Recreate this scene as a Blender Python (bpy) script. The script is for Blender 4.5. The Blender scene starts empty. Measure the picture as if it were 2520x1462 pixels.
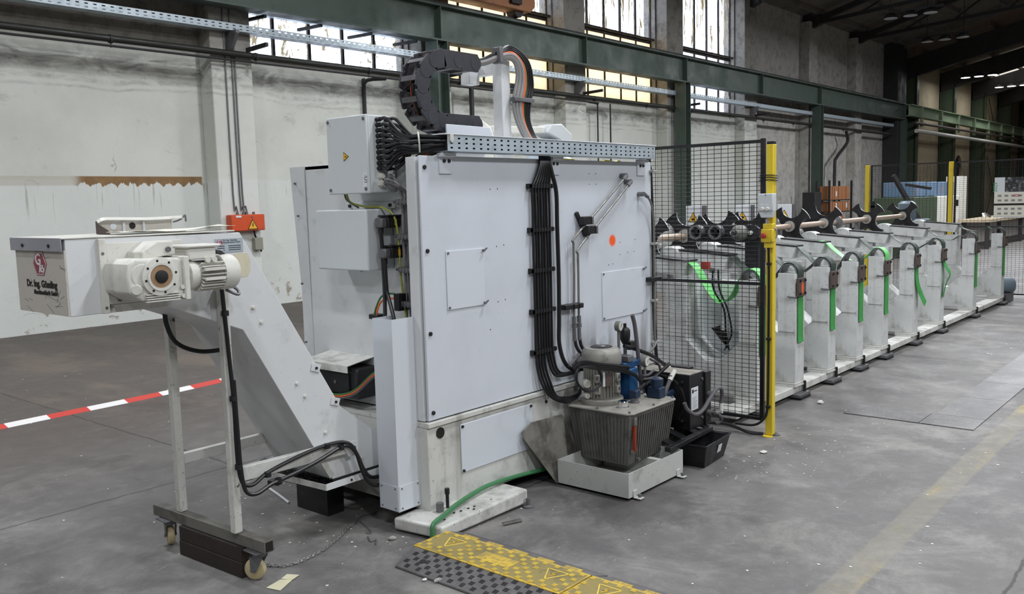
import bpy, math, random
from mathutils import Vector, Matrix, Quaternion

random.seed(7)
sc = bpy.context.scene
col = sc.collection

# ---------------------------------------------------------------- camera
cam_d = bpy.data.cameras.new('camera')
cam_d.sensor_width = 36.0
cam_d.lens = 2175.32 / 2520 * 36.0
cam_d.clip_start = 0.05
cam_d.clip_end = 300
cam = bpy.data.objects.new('camera', cam_d)
col.objects.link(cam)
yaw, pitch, roll = 0.707955, 0.1072566, -0.0266032
fw = Vector((math.cos(pitch) * math.cos(yaw), math.cos(pitch) * math.sin(yaw), -math.sin(pitch)))
rt = Vector((math.sin(yaw), -math.cos(yaw), 0))
up = rt.cross(fw)
r2 = math.cos(roll) * rt + math.sin(roll) * up
u2 = -math.sin(roll) * rt + math.cos(roll) * up
m3 = Matrix((r2, u2, -fw)).transposed()
cam.matrix_world = Matrix.Translation((0, 0, 1.65)) @ m3.to_4x4()
sc.camera = cam

# ---------------------------------------------------------------- view
sc.view_settings.view_transform = 'Standard'
sc.view_settings.look = 'None'
sc.view_settings.gamma = 1.0
sc.view_settings.use_curve_mapping = False
sc.view_settings.exposure = -0.36
sc.cycles.use_denoising = True
sc.cycles.max_bounces = 8
sc.cycles.diffuse_bounces = 4
sc.cycles.glossy_bounces = 3
sc.cycles.transparent_max_bounces = 12
sc.cycles.sample_clamp_indirect = 6.0
sc.cycles.caustics_reflective = False
sc.cycles.caustics_refractive = False

# ---------------------------------------------------------------- sky: even bright overcast, seen through the windows
w = bpy.data.worlds.new('overcast_sky')
sc.world = w
w.use_nodes = True
bg = w.node_tree.nodes['Background']
bg.inputs[0].default_value = (0.86, 0.91, 1.0, 1)
bg.inputs[1].default_value = 4.0

# ---------------------------------------------------------------- hall lighting: suspended lamp rows (their fixtures are built further down)
LAMPS = [(-7.0, 0.7, 7.3), (-1.0, 0.7, 7.3), (5.2, 0.7, 7.3), (11.2, 0.7, 7.3), (17.0, 0.7, 7.3), (24.0, 0.7, 7.3),
         (-7.0, -6.0, 7.2), (-1.0, -6.0, 7.2), (5.2, -6.0, 7.2), (11.2, -6.0, 7.2), (19.0, -6.0, 7.2),
         (-4.5, 7.6, 7.2), (2.0, 7.6, 7.2), (8.5, 7.6, 7.2), (15.0, 6.6, 7.2), (20.5, 3.6, 7.2), (25.5, 4.2, 7.2), (33.5, 4.6, 7.2),  # unseen lamps added to brighten the back wall
         (47.2, 10.8, 7.0), (53.2, 10.6, 7.0), (47.2, 1.0, 7.0), (53.2, 1.0, 7.0)]
LAMP_W = [130, 190, 290, 250, 200, 200, 340, 440, 500, 460, 350, 270, 330, 300, 560, 480, 760, 800, 70, 70, 200, 200]

# ================================================================ helpers
def lin(h):
    if isinstance(h, str):
        h = h.lstrip('#')
        c = [int(h[i:i + 2], 16) / 255 for i in (0, 2, 4)]
    else:
        c = [x / 255 for x in h]
    return tuple(x / 12.92 if x <= 0.04045 else ((x + 0.055) / 1.055) ** 2.4 for x in c) + (1.0,)


class NT:
    """small wrapper that makes node trees short to write"""
    def __init__(s, name):
        s.m = bpy.data.materials.new(name)
        s.m.use_nodes = True
        s.t = s.m.node_tree
        s.b = s.t.nodes['Principled BSDF']
        s.out = s.t.nodes['Material Output']
        s.tc = s.t.nodes.new('ShaderNodeTexCoord')

    def n(s, kind, **kw):
        nd = s.t.nodes.new('ShaderNode' + kind)
        for k, v in kw.items():
            if k.startswith('i_'):
                key = k[2:]
                nd.inputs[int(key) if key.isdigit() else key].default_value = v
            else:
                setattr(nd, k, v)
        return nd

    def l(s, a, b):
        s.t.links.new(a, b)

    def co(s, scale=(1, 1, 1), rot=(0, 0, 0), loc=(0, 0, 0), src='Object'):
        mp = s.n('Mapping')
        mp.inputs['Scale'].default_value = scale
        mp.inputs['Rotation'].default_value = rot
        mp.inputs['Location'].default_value = loc
        s.l(s.tc.outputs[src], mp.inputs['Vector'])
        return mp.outputs[0]

    def noise(s, scale=5, detail=6, rough=.6, co=None, dist=0.0):
        nd = s.n('TexNoise')
        nd.inputs['Scale'].default_value = scale
        nd.inputs['Detail'].default_value = detail
        nd.inputs['Roughness'].default_value = rough
        nd.inputs['Distortion'].default_value = dist
        s.l(co if co is not None else s.tc.outputs['Object'], nd.inputs['Vector'])
        return nd.outputs[0]

    def ramp(s, fac, stops, interp='LINEAR'):
        r = s.n('ValToRGB')
        r.color_ramp.interpolation = interp
        e = r.color_ramp.elements
        while len(e) < len(stops):
            e.new(0.5)
        for el, (p, c) in zip(e, stops):
            el.position = p
            el.color = c if len(c) == 4 else (*c, 1)
        s.l(fac, r.inputs[0])
        return r.outputs[0]

    def step(s, fac, a, b, lo=0.0, hi=1.0):
        r = s.n('MapRange', clamp=True, interpolation_type='SMOOTHSTEP')
        r.inputs[1].default_value = a
        r.inputs[2].default_value = b
        r.inputs[3].default_value = lo
        r.inputs[4].default_value = hi
        s.l(fac, r.inputs[0])
        return r.outputs[0]

    def math(s, op, a, b=None, c=None):
        nd = s.n('Math', operation=op)
        for i, x in enumerate((a, b, c)):
            if x is None:
                continue
            if isinstance(x, (int, float)):
                nd.inputs[i].default_value = x
            else:
                s.l(x, nd.inputs[i])
        return nd.outputs[0]

    def mix(s, fac, a, b, mode='MIX'):
        nd = s.n('Mix', data_type='RGBA', blend_type=mode)
        for sock, x in ((nd.inputs[0], fac), (nd.inputs[6], a), (nd.inputs[7], b)):
            if isinstance(x, (int, float)):
                sock.default_value = x
            elif isinstance(x, tuple):
                sock.default_value = x
            else:
                s.l(x, sock)
        return nd.outputs[2]

    def xyz(s, src='Object'):
        nd = s.n('SeparateXYZ')
        s.l(s.tc.outputs[src], nd.inputs[0])
        return nd.outputs

    def bump(s, h, strength=.3, dist=.01):
        b = s.n('Bump')
        b.inputs['Strength'].default_value = strength
        b.inputs['Distance'].default_value = dist
        s.l(h, b.inputs['Height'])
        s.l(b.outputs[0], s.b.inputs['Normal'])

    def base(s, c):
        if isinstance(c, tuple):
            s.b.inputs['Base Color'].default_value = c
        else:
            s.l(c, s.b.inputs['Base Color'])


def mat(name, color, rough=.5, metal=0., dirt=None, amt=.5, scale=7., streak=0., speck=0., bump=0., spec=.5, wear=None):
    """painted / cast / rubber surface: colour with blotchy dirt, vertical streaks and dark specks of its own"""
    k = NT(name)
    c = lin(color)
    k.b.inputs['Roughness'].default_value = rough
    k.b.inputs['Metallic'].default_value = metal
    k.b.inputs['Specular IOR Level'].default_value = spec
    cur = c
    if dirt:
        d = lin(dirt)
        f = k.noise(scale, 8, .65)
        fac = k.step(f, .62 - .28 * amt, .80 - .12 * amt, 0, min(1, .35 + amt * .6))
        cur = k.mix(fac, cur, d)
        if streak:
            f2 = k.noise(scale * 1.2, 6, .6, k.co((1, 1, .08)))
            cur = k.mix(k.step(f2, .52, .72, 0, streak), cur, d)
        if speck:
            f3 = k.noise(scale * 9, 3, .5)
            cur = k.mix(k.step(f3, .66, .72, 0, speck), cur, lin('2b2926'))
    if wear:
        f4 = k.noise(scale * 2.3, 9, .7)
        cur = k.mix(k.step(f4, .60, .66, 0, 1), cur, lin(wear))
    k.base(cur)
    if dirt:
        k.l(k.step(k.noise(scale * .7, 5), .3, .7, max(.05, rough - .12), min(1, rough + .15)), k.b.inputs['Roughness'])
    if bump:
        k.bump(k.noise(scale * 6, 6, .6), bump, .004)
    return k.m


class MB:
    """collects primitives; build() links them as ONE mesh object"""
    def __init__(s):
        s.v = []
        s.f = []

    def add(s, vs, fs):
        o = len(s.v)
        s.v += [tuple(v) for v in vs]
        s.f += [tuple(i + o for i in f) for f in fs]
        return s

    def box(s, x0, x1, y0, y1, z0, z1):
        vs = [(x, y, z) for z in (z0, z1) for y in (y0, y1) for x in (x0, x1)]
        return s.add(vs, [(0, 2, 3, 1), (4, 5, 7, 6), (0, 1, 5, 4), (2, 6, 7, 3), (0, 4, 6, 2), (1, 3, 7, 5)])

    def hexa(s, v):
        """8 corners: bottom 0-3 counter-clockwise, top 4-7"""
        return s.add(v, [(3, 2, 1, 0), (4, 5, 6, 7), (0, 1, 5, 4), (1, 2, 6, 5), (2, 3, 7, 6), (3, 0, 4, 7)])

    def bar(s, p0, p1, w, h, upv=(0, 0, 1)):
        """rectangular bar from p0 to p1; w across, h along upv"""
        p0, p1 = Vector(p0), Vector(p1)
        d = (p1 - p0).normalized()
        a = d.cross(Vector(upv)).normalized() * (w / 2)
        b = a.cross(d).normalized() * (h / 2)
        v = [p0 - a - b, p0 + a - b, p1 + a - b, p1 - a - b, p0 - a + b, p0 + a + b, p1 + a + b, p1 - a + b]
        return s.hexa(v)

    def prism(s, poly, plane, a, b):
        """extrude a 2D polygon: plane 'xz' (a..b along y), 'yz' (along x), 'xy' (along z)"""
        n = len(poly)
        if plane == 'xz':
            P = [(u, a, w_) for u, w_ in poly] + [(u, b, w_) for u, w_ in poly]
        elif plane == 'yz':
            P = [(a, u, w_) for u, w_ in poly] + [(b, u, w_) for u, w_ in poly]
        else:
            P = [(u, w_, a) for u, w_ in poly] + [(u, w_, b) for u, w_ in poly]
        F = [tuple(range(n - 1, -1, -1)), tuple(range(n, 2 * n))]
        F += [(i, (i + 1) % n, n + (i + 1) % n, n + i) for i in range(n)]
        return s.add(P, F)

    def lathe(s, prof, o, axis=(0, 0, 1), n=20, caps=True):
        """revolve (radius, height) profile about axis at o"""
        ax = Vector(axis).normalized()
        t = Vector((1, 0, 0)) if abs(ax.x) < .9 else Vector((0, 1, 0))
        u = ax.cross(t).normalized()
        v = ax.cross(u)
        o = Vector(o)
        P, F = [], []
        for r, h in prof:
            for i in range(n):
                a = 2 * math.pi * i / n
                P.append(o + ax * h + (u * math.cos(a) + v * math.sin(a)) * r)
        for j in range(len(prof) - 1):
            for i in range(n):
                F.append((j * n + i, j * n + (i + 1) % n, (j + 1) * n + (i + 1) % n, (j + 1) * n + i))
        if caps:
            F.append(tuple(range(n - 1, -1, -1)))
            F.append(tuple((len(prof) - 1) * n + i for i in range(n)))
        return s.add(P, F)

    def cyl(s, p0, p1, r, n=12, r1=None):
        p0, p1 = Vector(p0), Vector(p1)
        return s.lathe([(r, 0), (r if r1 is None else r1, (p1 - p0).length)], p0, p1 - p0, n)

    def ring(s, o, axis, r0, r1, h, n=24):
        """flat ring (washer) from o along axis, height h"""
        return s.lathe([(r0, 0), (r1, 0), (r1, h), (r0, h), (r0, 0)], o, axis, n, caps=False)

    def sph(s, c, r, n=12, sc_=(1, 1, 1)):
        P, F = [], []
        m = n // 2
        for j in range(1, m):
            ph = math.pi * j / m
            for i in range(n):
                a = 2 * math.pi * i / n
                P.append((c[0] + r * sc_[0] * math.sin(ph) * math.cos(a), c[1] + r * sc_[1] * math.sin(ph) * math.sin(a), c[2] + r * sc_[2] * math.cos(ph)))
        top, bot = len(P), len(P) + 1
        P += [(c[0], c[1], c[2] + r * sc_[2]), (c[0], c[1], c[2] - r * sc_[2])]
        for j in range(m - 2):
            for i in range(n):
                F.append((j * n + i, (j + 1) * n + i, (j + 1) * n + (i + 1) % n, j * n + (i + 1) % n))
        for i in range(n):
            F.append((top, i, (i + 1) % n))
            F.append((bot, (m - 2) * n + (i + 1) % n, (m - 2) * n + i))
        return s.add(P, F)

    def tube(s, pts, r, n=8, sub=6, flat=None):
        """sweep along a smooth curve through pts; flat=(w, h, normal) sweeps a strap instead"""
        P = [Vector(p) for p in pts]
        if sub > 1 and len(P) > 2:
            Q = []
            for i in range(len(P) - 1):
                a, b = P[i], P[i + 1]
                pa = P[i - 1] if i else a * 2 - b
                pb = P[i + 2] if i + 2 < len(P) else b * 2 - a
                for k in range(sub):
                    t = k / sub
                    Q.append(.5 * ((2 * a) + (b - pa) * t + (2 * pa - 5 * a + 4 * b - pb) * t * t + (3 * a - pa - 3 * b + pb) * t ** 3))
            Q.append(P[-1])
            P = Q
        V, F = [], []
        d0 = (P[1] - P[0]).normalized()
        t = Vector((0, 0, 1)) if abs(d0.z) < .9 else Vector((1, 0, 0))
        u = d0.cross(t).normalized()
        if flat:
            u = Vector(flat[2])
        for i, p in enumerate(P):
            d = (P[min(i + 1, len(P) - 1)] - P[max(i - 1, 0)]).normalized()
            u = (u - d * u.dot(d)).normalized()
            v = d.cross(u)
            if flat:
                w_, h_ = flat[0] / 2, flat[1] / 2
                V += [p + u * w_ + v * h_, p - u * w_ + v * h_, p - u * w_ - v * h_, p + u * w_ - v * h_]
            else:
                for k in range(n):
                    a = 2 * math.pi * k / n
                    V.append(p + (u * math.cos(a) + v * math.sin(a)) * r)
        m = 4 if flat else n
        for i in range(len(P) - 1):
            for k in range(m):
                F.append((i * m + k, i * m + (k + 1) % m, (i + 1) * m + (k + 1) % m, (i + 1) * m + k))
        F.append(tuple(range(m - 1, -1, -1)))
        F.append(tuple((len(P) - 1) * m + k for k in range(m)))
        return s.add(V, F)

    def build(s, name, mt, parent=None, bev=0., seg=2, smooth=38, **props):
        me = bpy.data.meshes.new(name)
        o = bpy.data.objects.new(name, me)
        col.objects.link(o)
        off = Vector((0, 0, 0))
        if parent is not None:
            o.parent = parent
            off = wloc(parent)
        me.from_pydata([tuple(Vector(v) - off) for v in s.v], [], s.f)
        me.validate()
        import bmesh
        b = bmesh.new()
        b.from_mesh(me)
        bmesh.ops.recalc_face_normals(b, faces=b.faces)
        b.to_mesh(me)
        b.free()
        me.materials.append(mt)
        for p in me.polygons:
            p.use_smooth = True
        me.set_sharp_from_angle(angle=math.radians(smooth))
        if bev:
            md = o.modifiers.new('bevel', 'BEVEL')
            md.width = bev
            md.segments = seg
            md.limit_method = 'ANGLE'
            md.angle_limit = math.radians(40)
        for k_, v_ in props.items():
            o[k_] = v_
        return o


def wloc(o):
    v = Vector((0, 0, 0))
    while o is not None:
        v += o.location
        o = o.parent
    return v


def thing(name, label, cat, loc=(0, 0, 0), group=None):
    o = bpy.data.objects.new(name, None)
    o.empty_display_size = .1
    col.objects.link(o)
    o.location = loc
    o['label'] = label
    o['category'] = cat
    if group:
        o['group'] = group
    return o


def tag(o, label, cat, group=None):
    o['label'] = label
    o['category'] = cat
    if group:
        o['group'] = group
    return o


def dup(root, parent=None):
    c = root.copy()
    col.objects.link(c)
    c.parent = parent
    for ch in list(root.children):
        dup(ch, c)
    return c


def text(name, s, size, mt, parent, origin, xdir, ydir, depth=.0015, bold=0., align='LEFT', sx=1.0, fit=None):
    """flat raised lettering: origin is the baseline start, xdir the reading direction"""
    cu = bpy.data.curves.new(name, 'FONT')
    cu.body = s
    cu.size = size
    cu.extrude = depth / 2
    cu.offset = bold
    cu.align_x = align
    cu.resolution_u = 3
    tmp = bpy.data.objects.new(name + '_tmp', cu)
    col.objects.link(tmp)
    dg = bpy.context.evaluated_depsgraph_get()
    me = bpy.data.meshes.new_from_object(tmp.evaluated_get(dg))
    bpy.data.objects.remove(tmp)
    X, Y = Vector(xdir).normalized(), Vector(ydir).normalized()
    Z = X.cross(Y)
    if fit:
        sx = fit / max(v.co.x for v in me.vertices)
    m = Matrix((X * sx, Y, Z)).transposed().to_4x4()
    off = wloc(parent) if parent is not None else Vector((0, 0, 0))
    m.translation = Vector(origin) - off
    me.transform(m)
    me.materials.clear()
    me.materials.append(mt)
    o = bpy.data.objects.new(name, me)
    o.parent = parent
    col.objects.link(o)
    return o


def lerp(a, b, t):
    return tuple(x + (y - x) * t for x, y in zip(a, b))


# ---------------------------------------------------------------- shared materials
M = {}
M['panel'] = mat('panel_paint', 'd3d8df', .42, dirt='b3b6b8', amt=.12, scale=3)
M['white'] = mat('white_paint', 'd9dbdc', .45, dirt='9c9890', amt=.22, scale=6, speck=.12)
M['dirty_white'] = mat('dirty_white_paint', 'cfcfca', .55, dirt='77726a', amt=.5, scale=6, streak=.5, speck=.55)
M['support'] = mat('support_paint', 'd0d2d1', .5, dirt='8a877d', amt=.5, scale=8, streak=.2, speck=.7)
M['box_grey'] = mat('enclosure_grey', 'cfd4d6', .5, dirt='a5a6a4', amt=.12, scale=5)
M['galv'] = mat('galvanised_sheet', 'b7c3cb', .42, .35, dirt='8f9ba2', amt=.35, scale=14)
M['steel'] = mat('bare_steel', '83837f', .45, .55, dirt='5b5854', amt=.3, scale=14)
M['dull_steel'] = mat('dull_steel', '77777a', .5, .6, dirt='4a4744', amt=.4, scale=14)
M['castgrey'] = mat('cast_grey_paint', 'aaa9a3', .5, .1, dirt='6f6b62', amt=.4, scale=12, speck=.5)
M['castwhite'] = mat('cast_white_paint', 'd8d7cf', .5, dirt='a19b8b', amt=.38, scale=12, speck=.3)
M['black'] = mat('black_rubber', '17171a', .55, dirt='3a3836', amt=.25, scale=12)
M['blackpaint'] = mat('black_paint', '1b1b1e', .42, dirt='403d3a', amt=.3, scale=10)
M['cable'] = mat('black_cable_sheath', '141417', .38)
M['cable_grey'] = mat('grey_cable_sheath', '8f8d8c', .5)
M['cable_dark'] = mat('dark_grey_cable_sheath', '5a575b', .6)
M['cable_orange'] = mat('orange_cable_sheath', 'e4612a', .45)
M['cable_green'] = mat('green_cable_sheath', '2c6a36', .45)
M['cable_yellow'] = mat('yellow_green_earth_wire', '9aa13c', .5)
M['chain'] = mat('drag_chain_plastic', '2f2f36', .5, dirt='46454c', amt=.35, scale=18)
M['yellow'] = mat('yellow_paint', 'e2c735', .4, dirt='a58d2a', amt=.22, scale=9, speck=.15)
M['orange'] = mat('orange_enclosure', 'cf4f24', .5, dirt='8e3a1f', amt=.25, scale=6)
M['sign'] = mat('warning_sign_yellow', 'e9b42e', .5)
M['ink'] = mat('black_ink', '15130f', .6)
M['crimson'] = mat('crimson_enamel', '8a1f36', .4)
M['label'] = mat('white_label', 'dfe2e6', .5)
M['greenhose'] = mat('green_hose', '3e7a4e', .45, dirt='4b5a46', amt=.3, scale=9)
M['bluepaint'] = mat('blue_paint', '1f4f7d', .4, dirt='16324d', amt=.3, scale=10)
M['navy'] = mat('navy_plastic', '1d2f47', .45, dirt='131c28', amt=.3, scale=10)
M['wood'] = mat('dark_oily_wood', '2a221d', .7, dirt='4c3828', amt=.3, scale=9, bump=.3)
M['wheel'] = mat('cream_caster_tyre', 'b9ab85', .55, dirt='6d5c3d', amt=.4, scale=16)
M['paper'] = mat('paper', 'e6e4d6', .8)
M['strap'] = mat('green_strap', '3f9a4a', .55, dirt='2f6c39', amt=.4, scale=12)
M['strap_light'] = mat('light_green_strap', '74d877', .5, dirt='9fe79a', amt=.4, scale=8)
M['strap_dark'] = mat('worn_dark_strap', '33413a', .6, dirt='4c524c', amt=.4, scale=12)
M['redcap'] = mat('red_plastic', 'a8382f', .45)
M['chrome'] = mat('chrome', 'e6e6e6', .12, 1.0)
M['dial'] = mat('gauge_dial', 'd8d6cc', .4)
M['brown_steel'] = mat('rusty_brown_plate', '5d514c', .55, .3, dirt='3c332f', amt=.4, scale=16)
M['beige'] = mat('beige_shaft', 'b8a493', .45, .2, dirt='8a7b6c', amt=.3, scale=12)
M['green_beam'] = mat('dark_green_beam_paint', '47554d', .5, dirt='2f3833', amt=.4, scale=2.2, speck=.1)
M['light_green'] = mat('light_green_beam_paint', '8fa184', .5, dirt='5e6b55', amt=.35, scale=2.2)
M['oil'] = mat('oil_sight_glass', '8a2f16', .15)


# ================================================================ THE HALL
def floor_mat():
    k = NT('worn_hall_floor')
    x, y, z = k.xyz()
    big = k.noise(.5, 6, .6)
    mid = k.noise(2.2, 10, .74, dist=.5)
    mid2 = k.noise(7, 10, .75, dist=.3)
    fine = k.noise(70, 6, .75)
    c = k.ramp(mid, [(.28, lin('565454')), (.45, lin('686665')), (.58, lin('777573')), (.75, lin('8e8b87'))])
    c = k.mix(k.step(mid2, .35, .7, 0, .5), c, k.ramp(mid2, [(.35, lin('5a5757')), (.65, lin('8f8d8a'))]))
    c = k.mix(k.step(big, .40, .62, 0, .4), c, lin('5d5a5a'))
    # the far part by the long wall is browner and darker
    c = k.mix(k.step(y, 4.6, 7.2, 0, .62), c, lin('50463d'))
    c = k.mix(k.math('MULTIPLY', k.step(y, 6, 8), k.step(k.noise(.9, 6, .65, k.co((1, .35, 1))), .48, .62, 0, .6)), c, lin('776b60'))
    c = k.mix(k.math('MULTIPLY', k.step(x, 3.5, 6.5), k.math('MULTIPLY', k.step(y, 9.5, 10.5), .5)), c, lin('3f3934'))
    # long scuffs
    sc1 = k.noise(5, 9, .78, k.co((.5, 3.2, 1), (0, 0, .5)), dist=.5)
    c = k.mix(k.step(sc1, .58, .76, 0, .5), c, lin('a5a29d'))
    sc2 = k.noise(6, 9, .78, k.co((3.0, .6, 1), (0, 0, -.35)), dist=.6)
    c = k.mix(k.step(sc2, .58, .76, 0, .5), c, lin('454244'))
    sc3 = k.noise(9, 9, .8, k.co((1, 4, 1), (0, 0, 1.2)), dist=.8)
    c = k.mix(k.step(sc3, .62, .72, 0, .4), c, lin('b4b1ac'))
    # dusty pale area in front of the machine
    dust = k.noise(1.5, 9, .75, k.co(loc=(3.7, 1.2, 0)), dist=.4)
    c = k.mix(k.math('MULTIPLY', k.step(dust, .46, .7, 0, .65), k.step(y, 5, 3.4)), c, lin('9c9994'))
    # oil stains
    st = k.noise(.9, 7, .65, k.co(loc=(9.1, 4.3, 0)), dist=.4)
    c = k.mix(k.step(st, .58, .72, 0, .5), c, lin('3a3738'))
    oil = k.n('Vector' + 'Math', operation='DISTANCE')
    k.l(k.tc.outputs['Object'], oil.inputs[0])
    oil.inputs[1].default_value = (3.95, 2.55, 0)
    c = k.mix(k.step(k.math('ADD', oil.outputs['Value'], k.math('MULTIPLY', mid2, .5)), .72, .5, 0, .55), c, lin('3d3a3b'))
    # fine grit, light and dark
    c = k.mix(k.step(fine, .58, .76, 0, .4), c, lin('bcb9b4'))
    c = k.mix(k.step(k.noise(95, 5, .7), .60, .74, 0, .5), c, lin('343132'))
    for vs_, thr, nz in ((13, .06, .56), (34, .10, .60)):
        sp = k.n('TexVoronoi', feature='F1')
        sp.inputs['Scale'].default_value = vs_
        k.l(k.tc.outputs['Object'], sp.inputs['Vector'])
        spn = k.noise(5, 3, .5, k.co(loc=(vs_, 2, 0)))
        c = k.mix(k.math('MULTIPLY', k.step(sp.outputs[0], thr, thr * .6), k.step(spn, nz, nz + .06)), c, lin('cfccc5'))
    # worn yellow lane line
    edge = k.noise(9, 6, .75)
    yy = k.math('ADD', y, k.math('MULTIPLY', k.math('SUBTRACT', edge, .5), .05))
    line = k.math('MULTIPLY', k.step(yy, 1.215, 1.235), k.step(yy, 1.375, 1.355))
    c = k.mix(k.math('MULTIPLY', line, .22), c, lin('a29a80'))
    wearn = k.noise(1.7, 11, .8, k.co((.6, 1.4, 1), loc=(.4, 0, 0)))
    wearf = k.noise(26, 8, .8)
    wm = k.math('MULTIPLY', k.step(wearn, .50, .66), k.step(wearf, .42, .60))
    c = k.mix(k.math('MULTIPLY', line, k.math('MULTIPLY', wm, .8)), c, lin('b09c46'))
    # joints between floor slabs
    def joint(v, at, wdt):
        d = k.math('ABSOLUTE', k.math('SUBTRACT', v, at))
        return k.step(d, wdt, wdt * .4)
    jn = k.math('ADD', x, k.math('MULTIPLY', k.noise(2.5, 8, .7), .09))
    jy = k.math('ADD', y, k.math('MULTIPLY', k.noise(2.2, 8, .7), .09))
    for v, at in ((jn, 9.3), (jy, .8), (jy, 5.06), (jn, 3.1)):
        g = joint(v, at, .010)
        if at == 3.1:
            g = k.math('MULTIPLY', g, k.step(y, 4.1, 4.2))
        c = k.mix(k.math('MULTIPLY', g, .6), c, lin('2a2727'))
    k.base(c)
    k.l(k.step(mid, .3, .75, .5, .8), k.b.inputs['Roughness'])
    k.b.inputs['Specular IOR Level'].default_value = .3
    h = k.math('ADD', k.math('MULTIPLY', fine, .3), k.math('MULTIPLY', mid2, .8))
    k.bump(h, .4, .006)
    return k.m


M['floor'] = floor_mat()
fl = MB().add([(-16, -12, 0), (80, -12, 0), (80, 13.4, 0), (-16, 13.4, 0)], [(0, 1, 2, 3)]).build('floor', M['floor'])
fl['kind'] = 'structure'


def grid_sheet(mb, us, vs, solid, plane, a, b):
    """sheet with real rectangular holes: cells us x vs, thickness a..b"""
    idx = {}

    def vid(i, j, s):
        key = (i, j, s)
        if key not in idx:
            u, v, t = us[i], vs[j], (a, b)[s]
            p = {'xz': (u, t, v), 'yz': (t, u, v), 'xy': (u, v, t)}[plane]
            idx[key] = len(mb.v)
            mb.v.append(p)
        return idx[key]
    nu, nv = len(us) - 1, len(vs) - 1
    ok = lambda i, j: 0 <= i < nu and 0 <= j < nv and solid(i, j)
    for i in range(nu):
        for j in range(nv):
            if not solid(i, j):
                continue
            for s in (0, 1):
                q = [vid(i, j, s), vid(i + 1, j, s), vid(i + 1, j + 1, s), vid(i, j + 1, s)]
                mb.f.append(tuple(q if s else q[::-1]))
            for (di, dj, e) in ((-1, 0, ((i, j), (i, j + 1))), (1, 0, ((i + 1, j + 1), (i + 1, j))), (0, -1, ((i + 1, j), (i, j))), (0, 1, ((i, j + 1), (i + 1, j + 1)))):
                if not ok(i + di, j + dj):
                    (p, q_) = e
                    mb.f.append((vid(*p, 0), vid(*q_, 0), vid(*q_, 1), vid(*p, 1)))
    return mb


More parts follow.
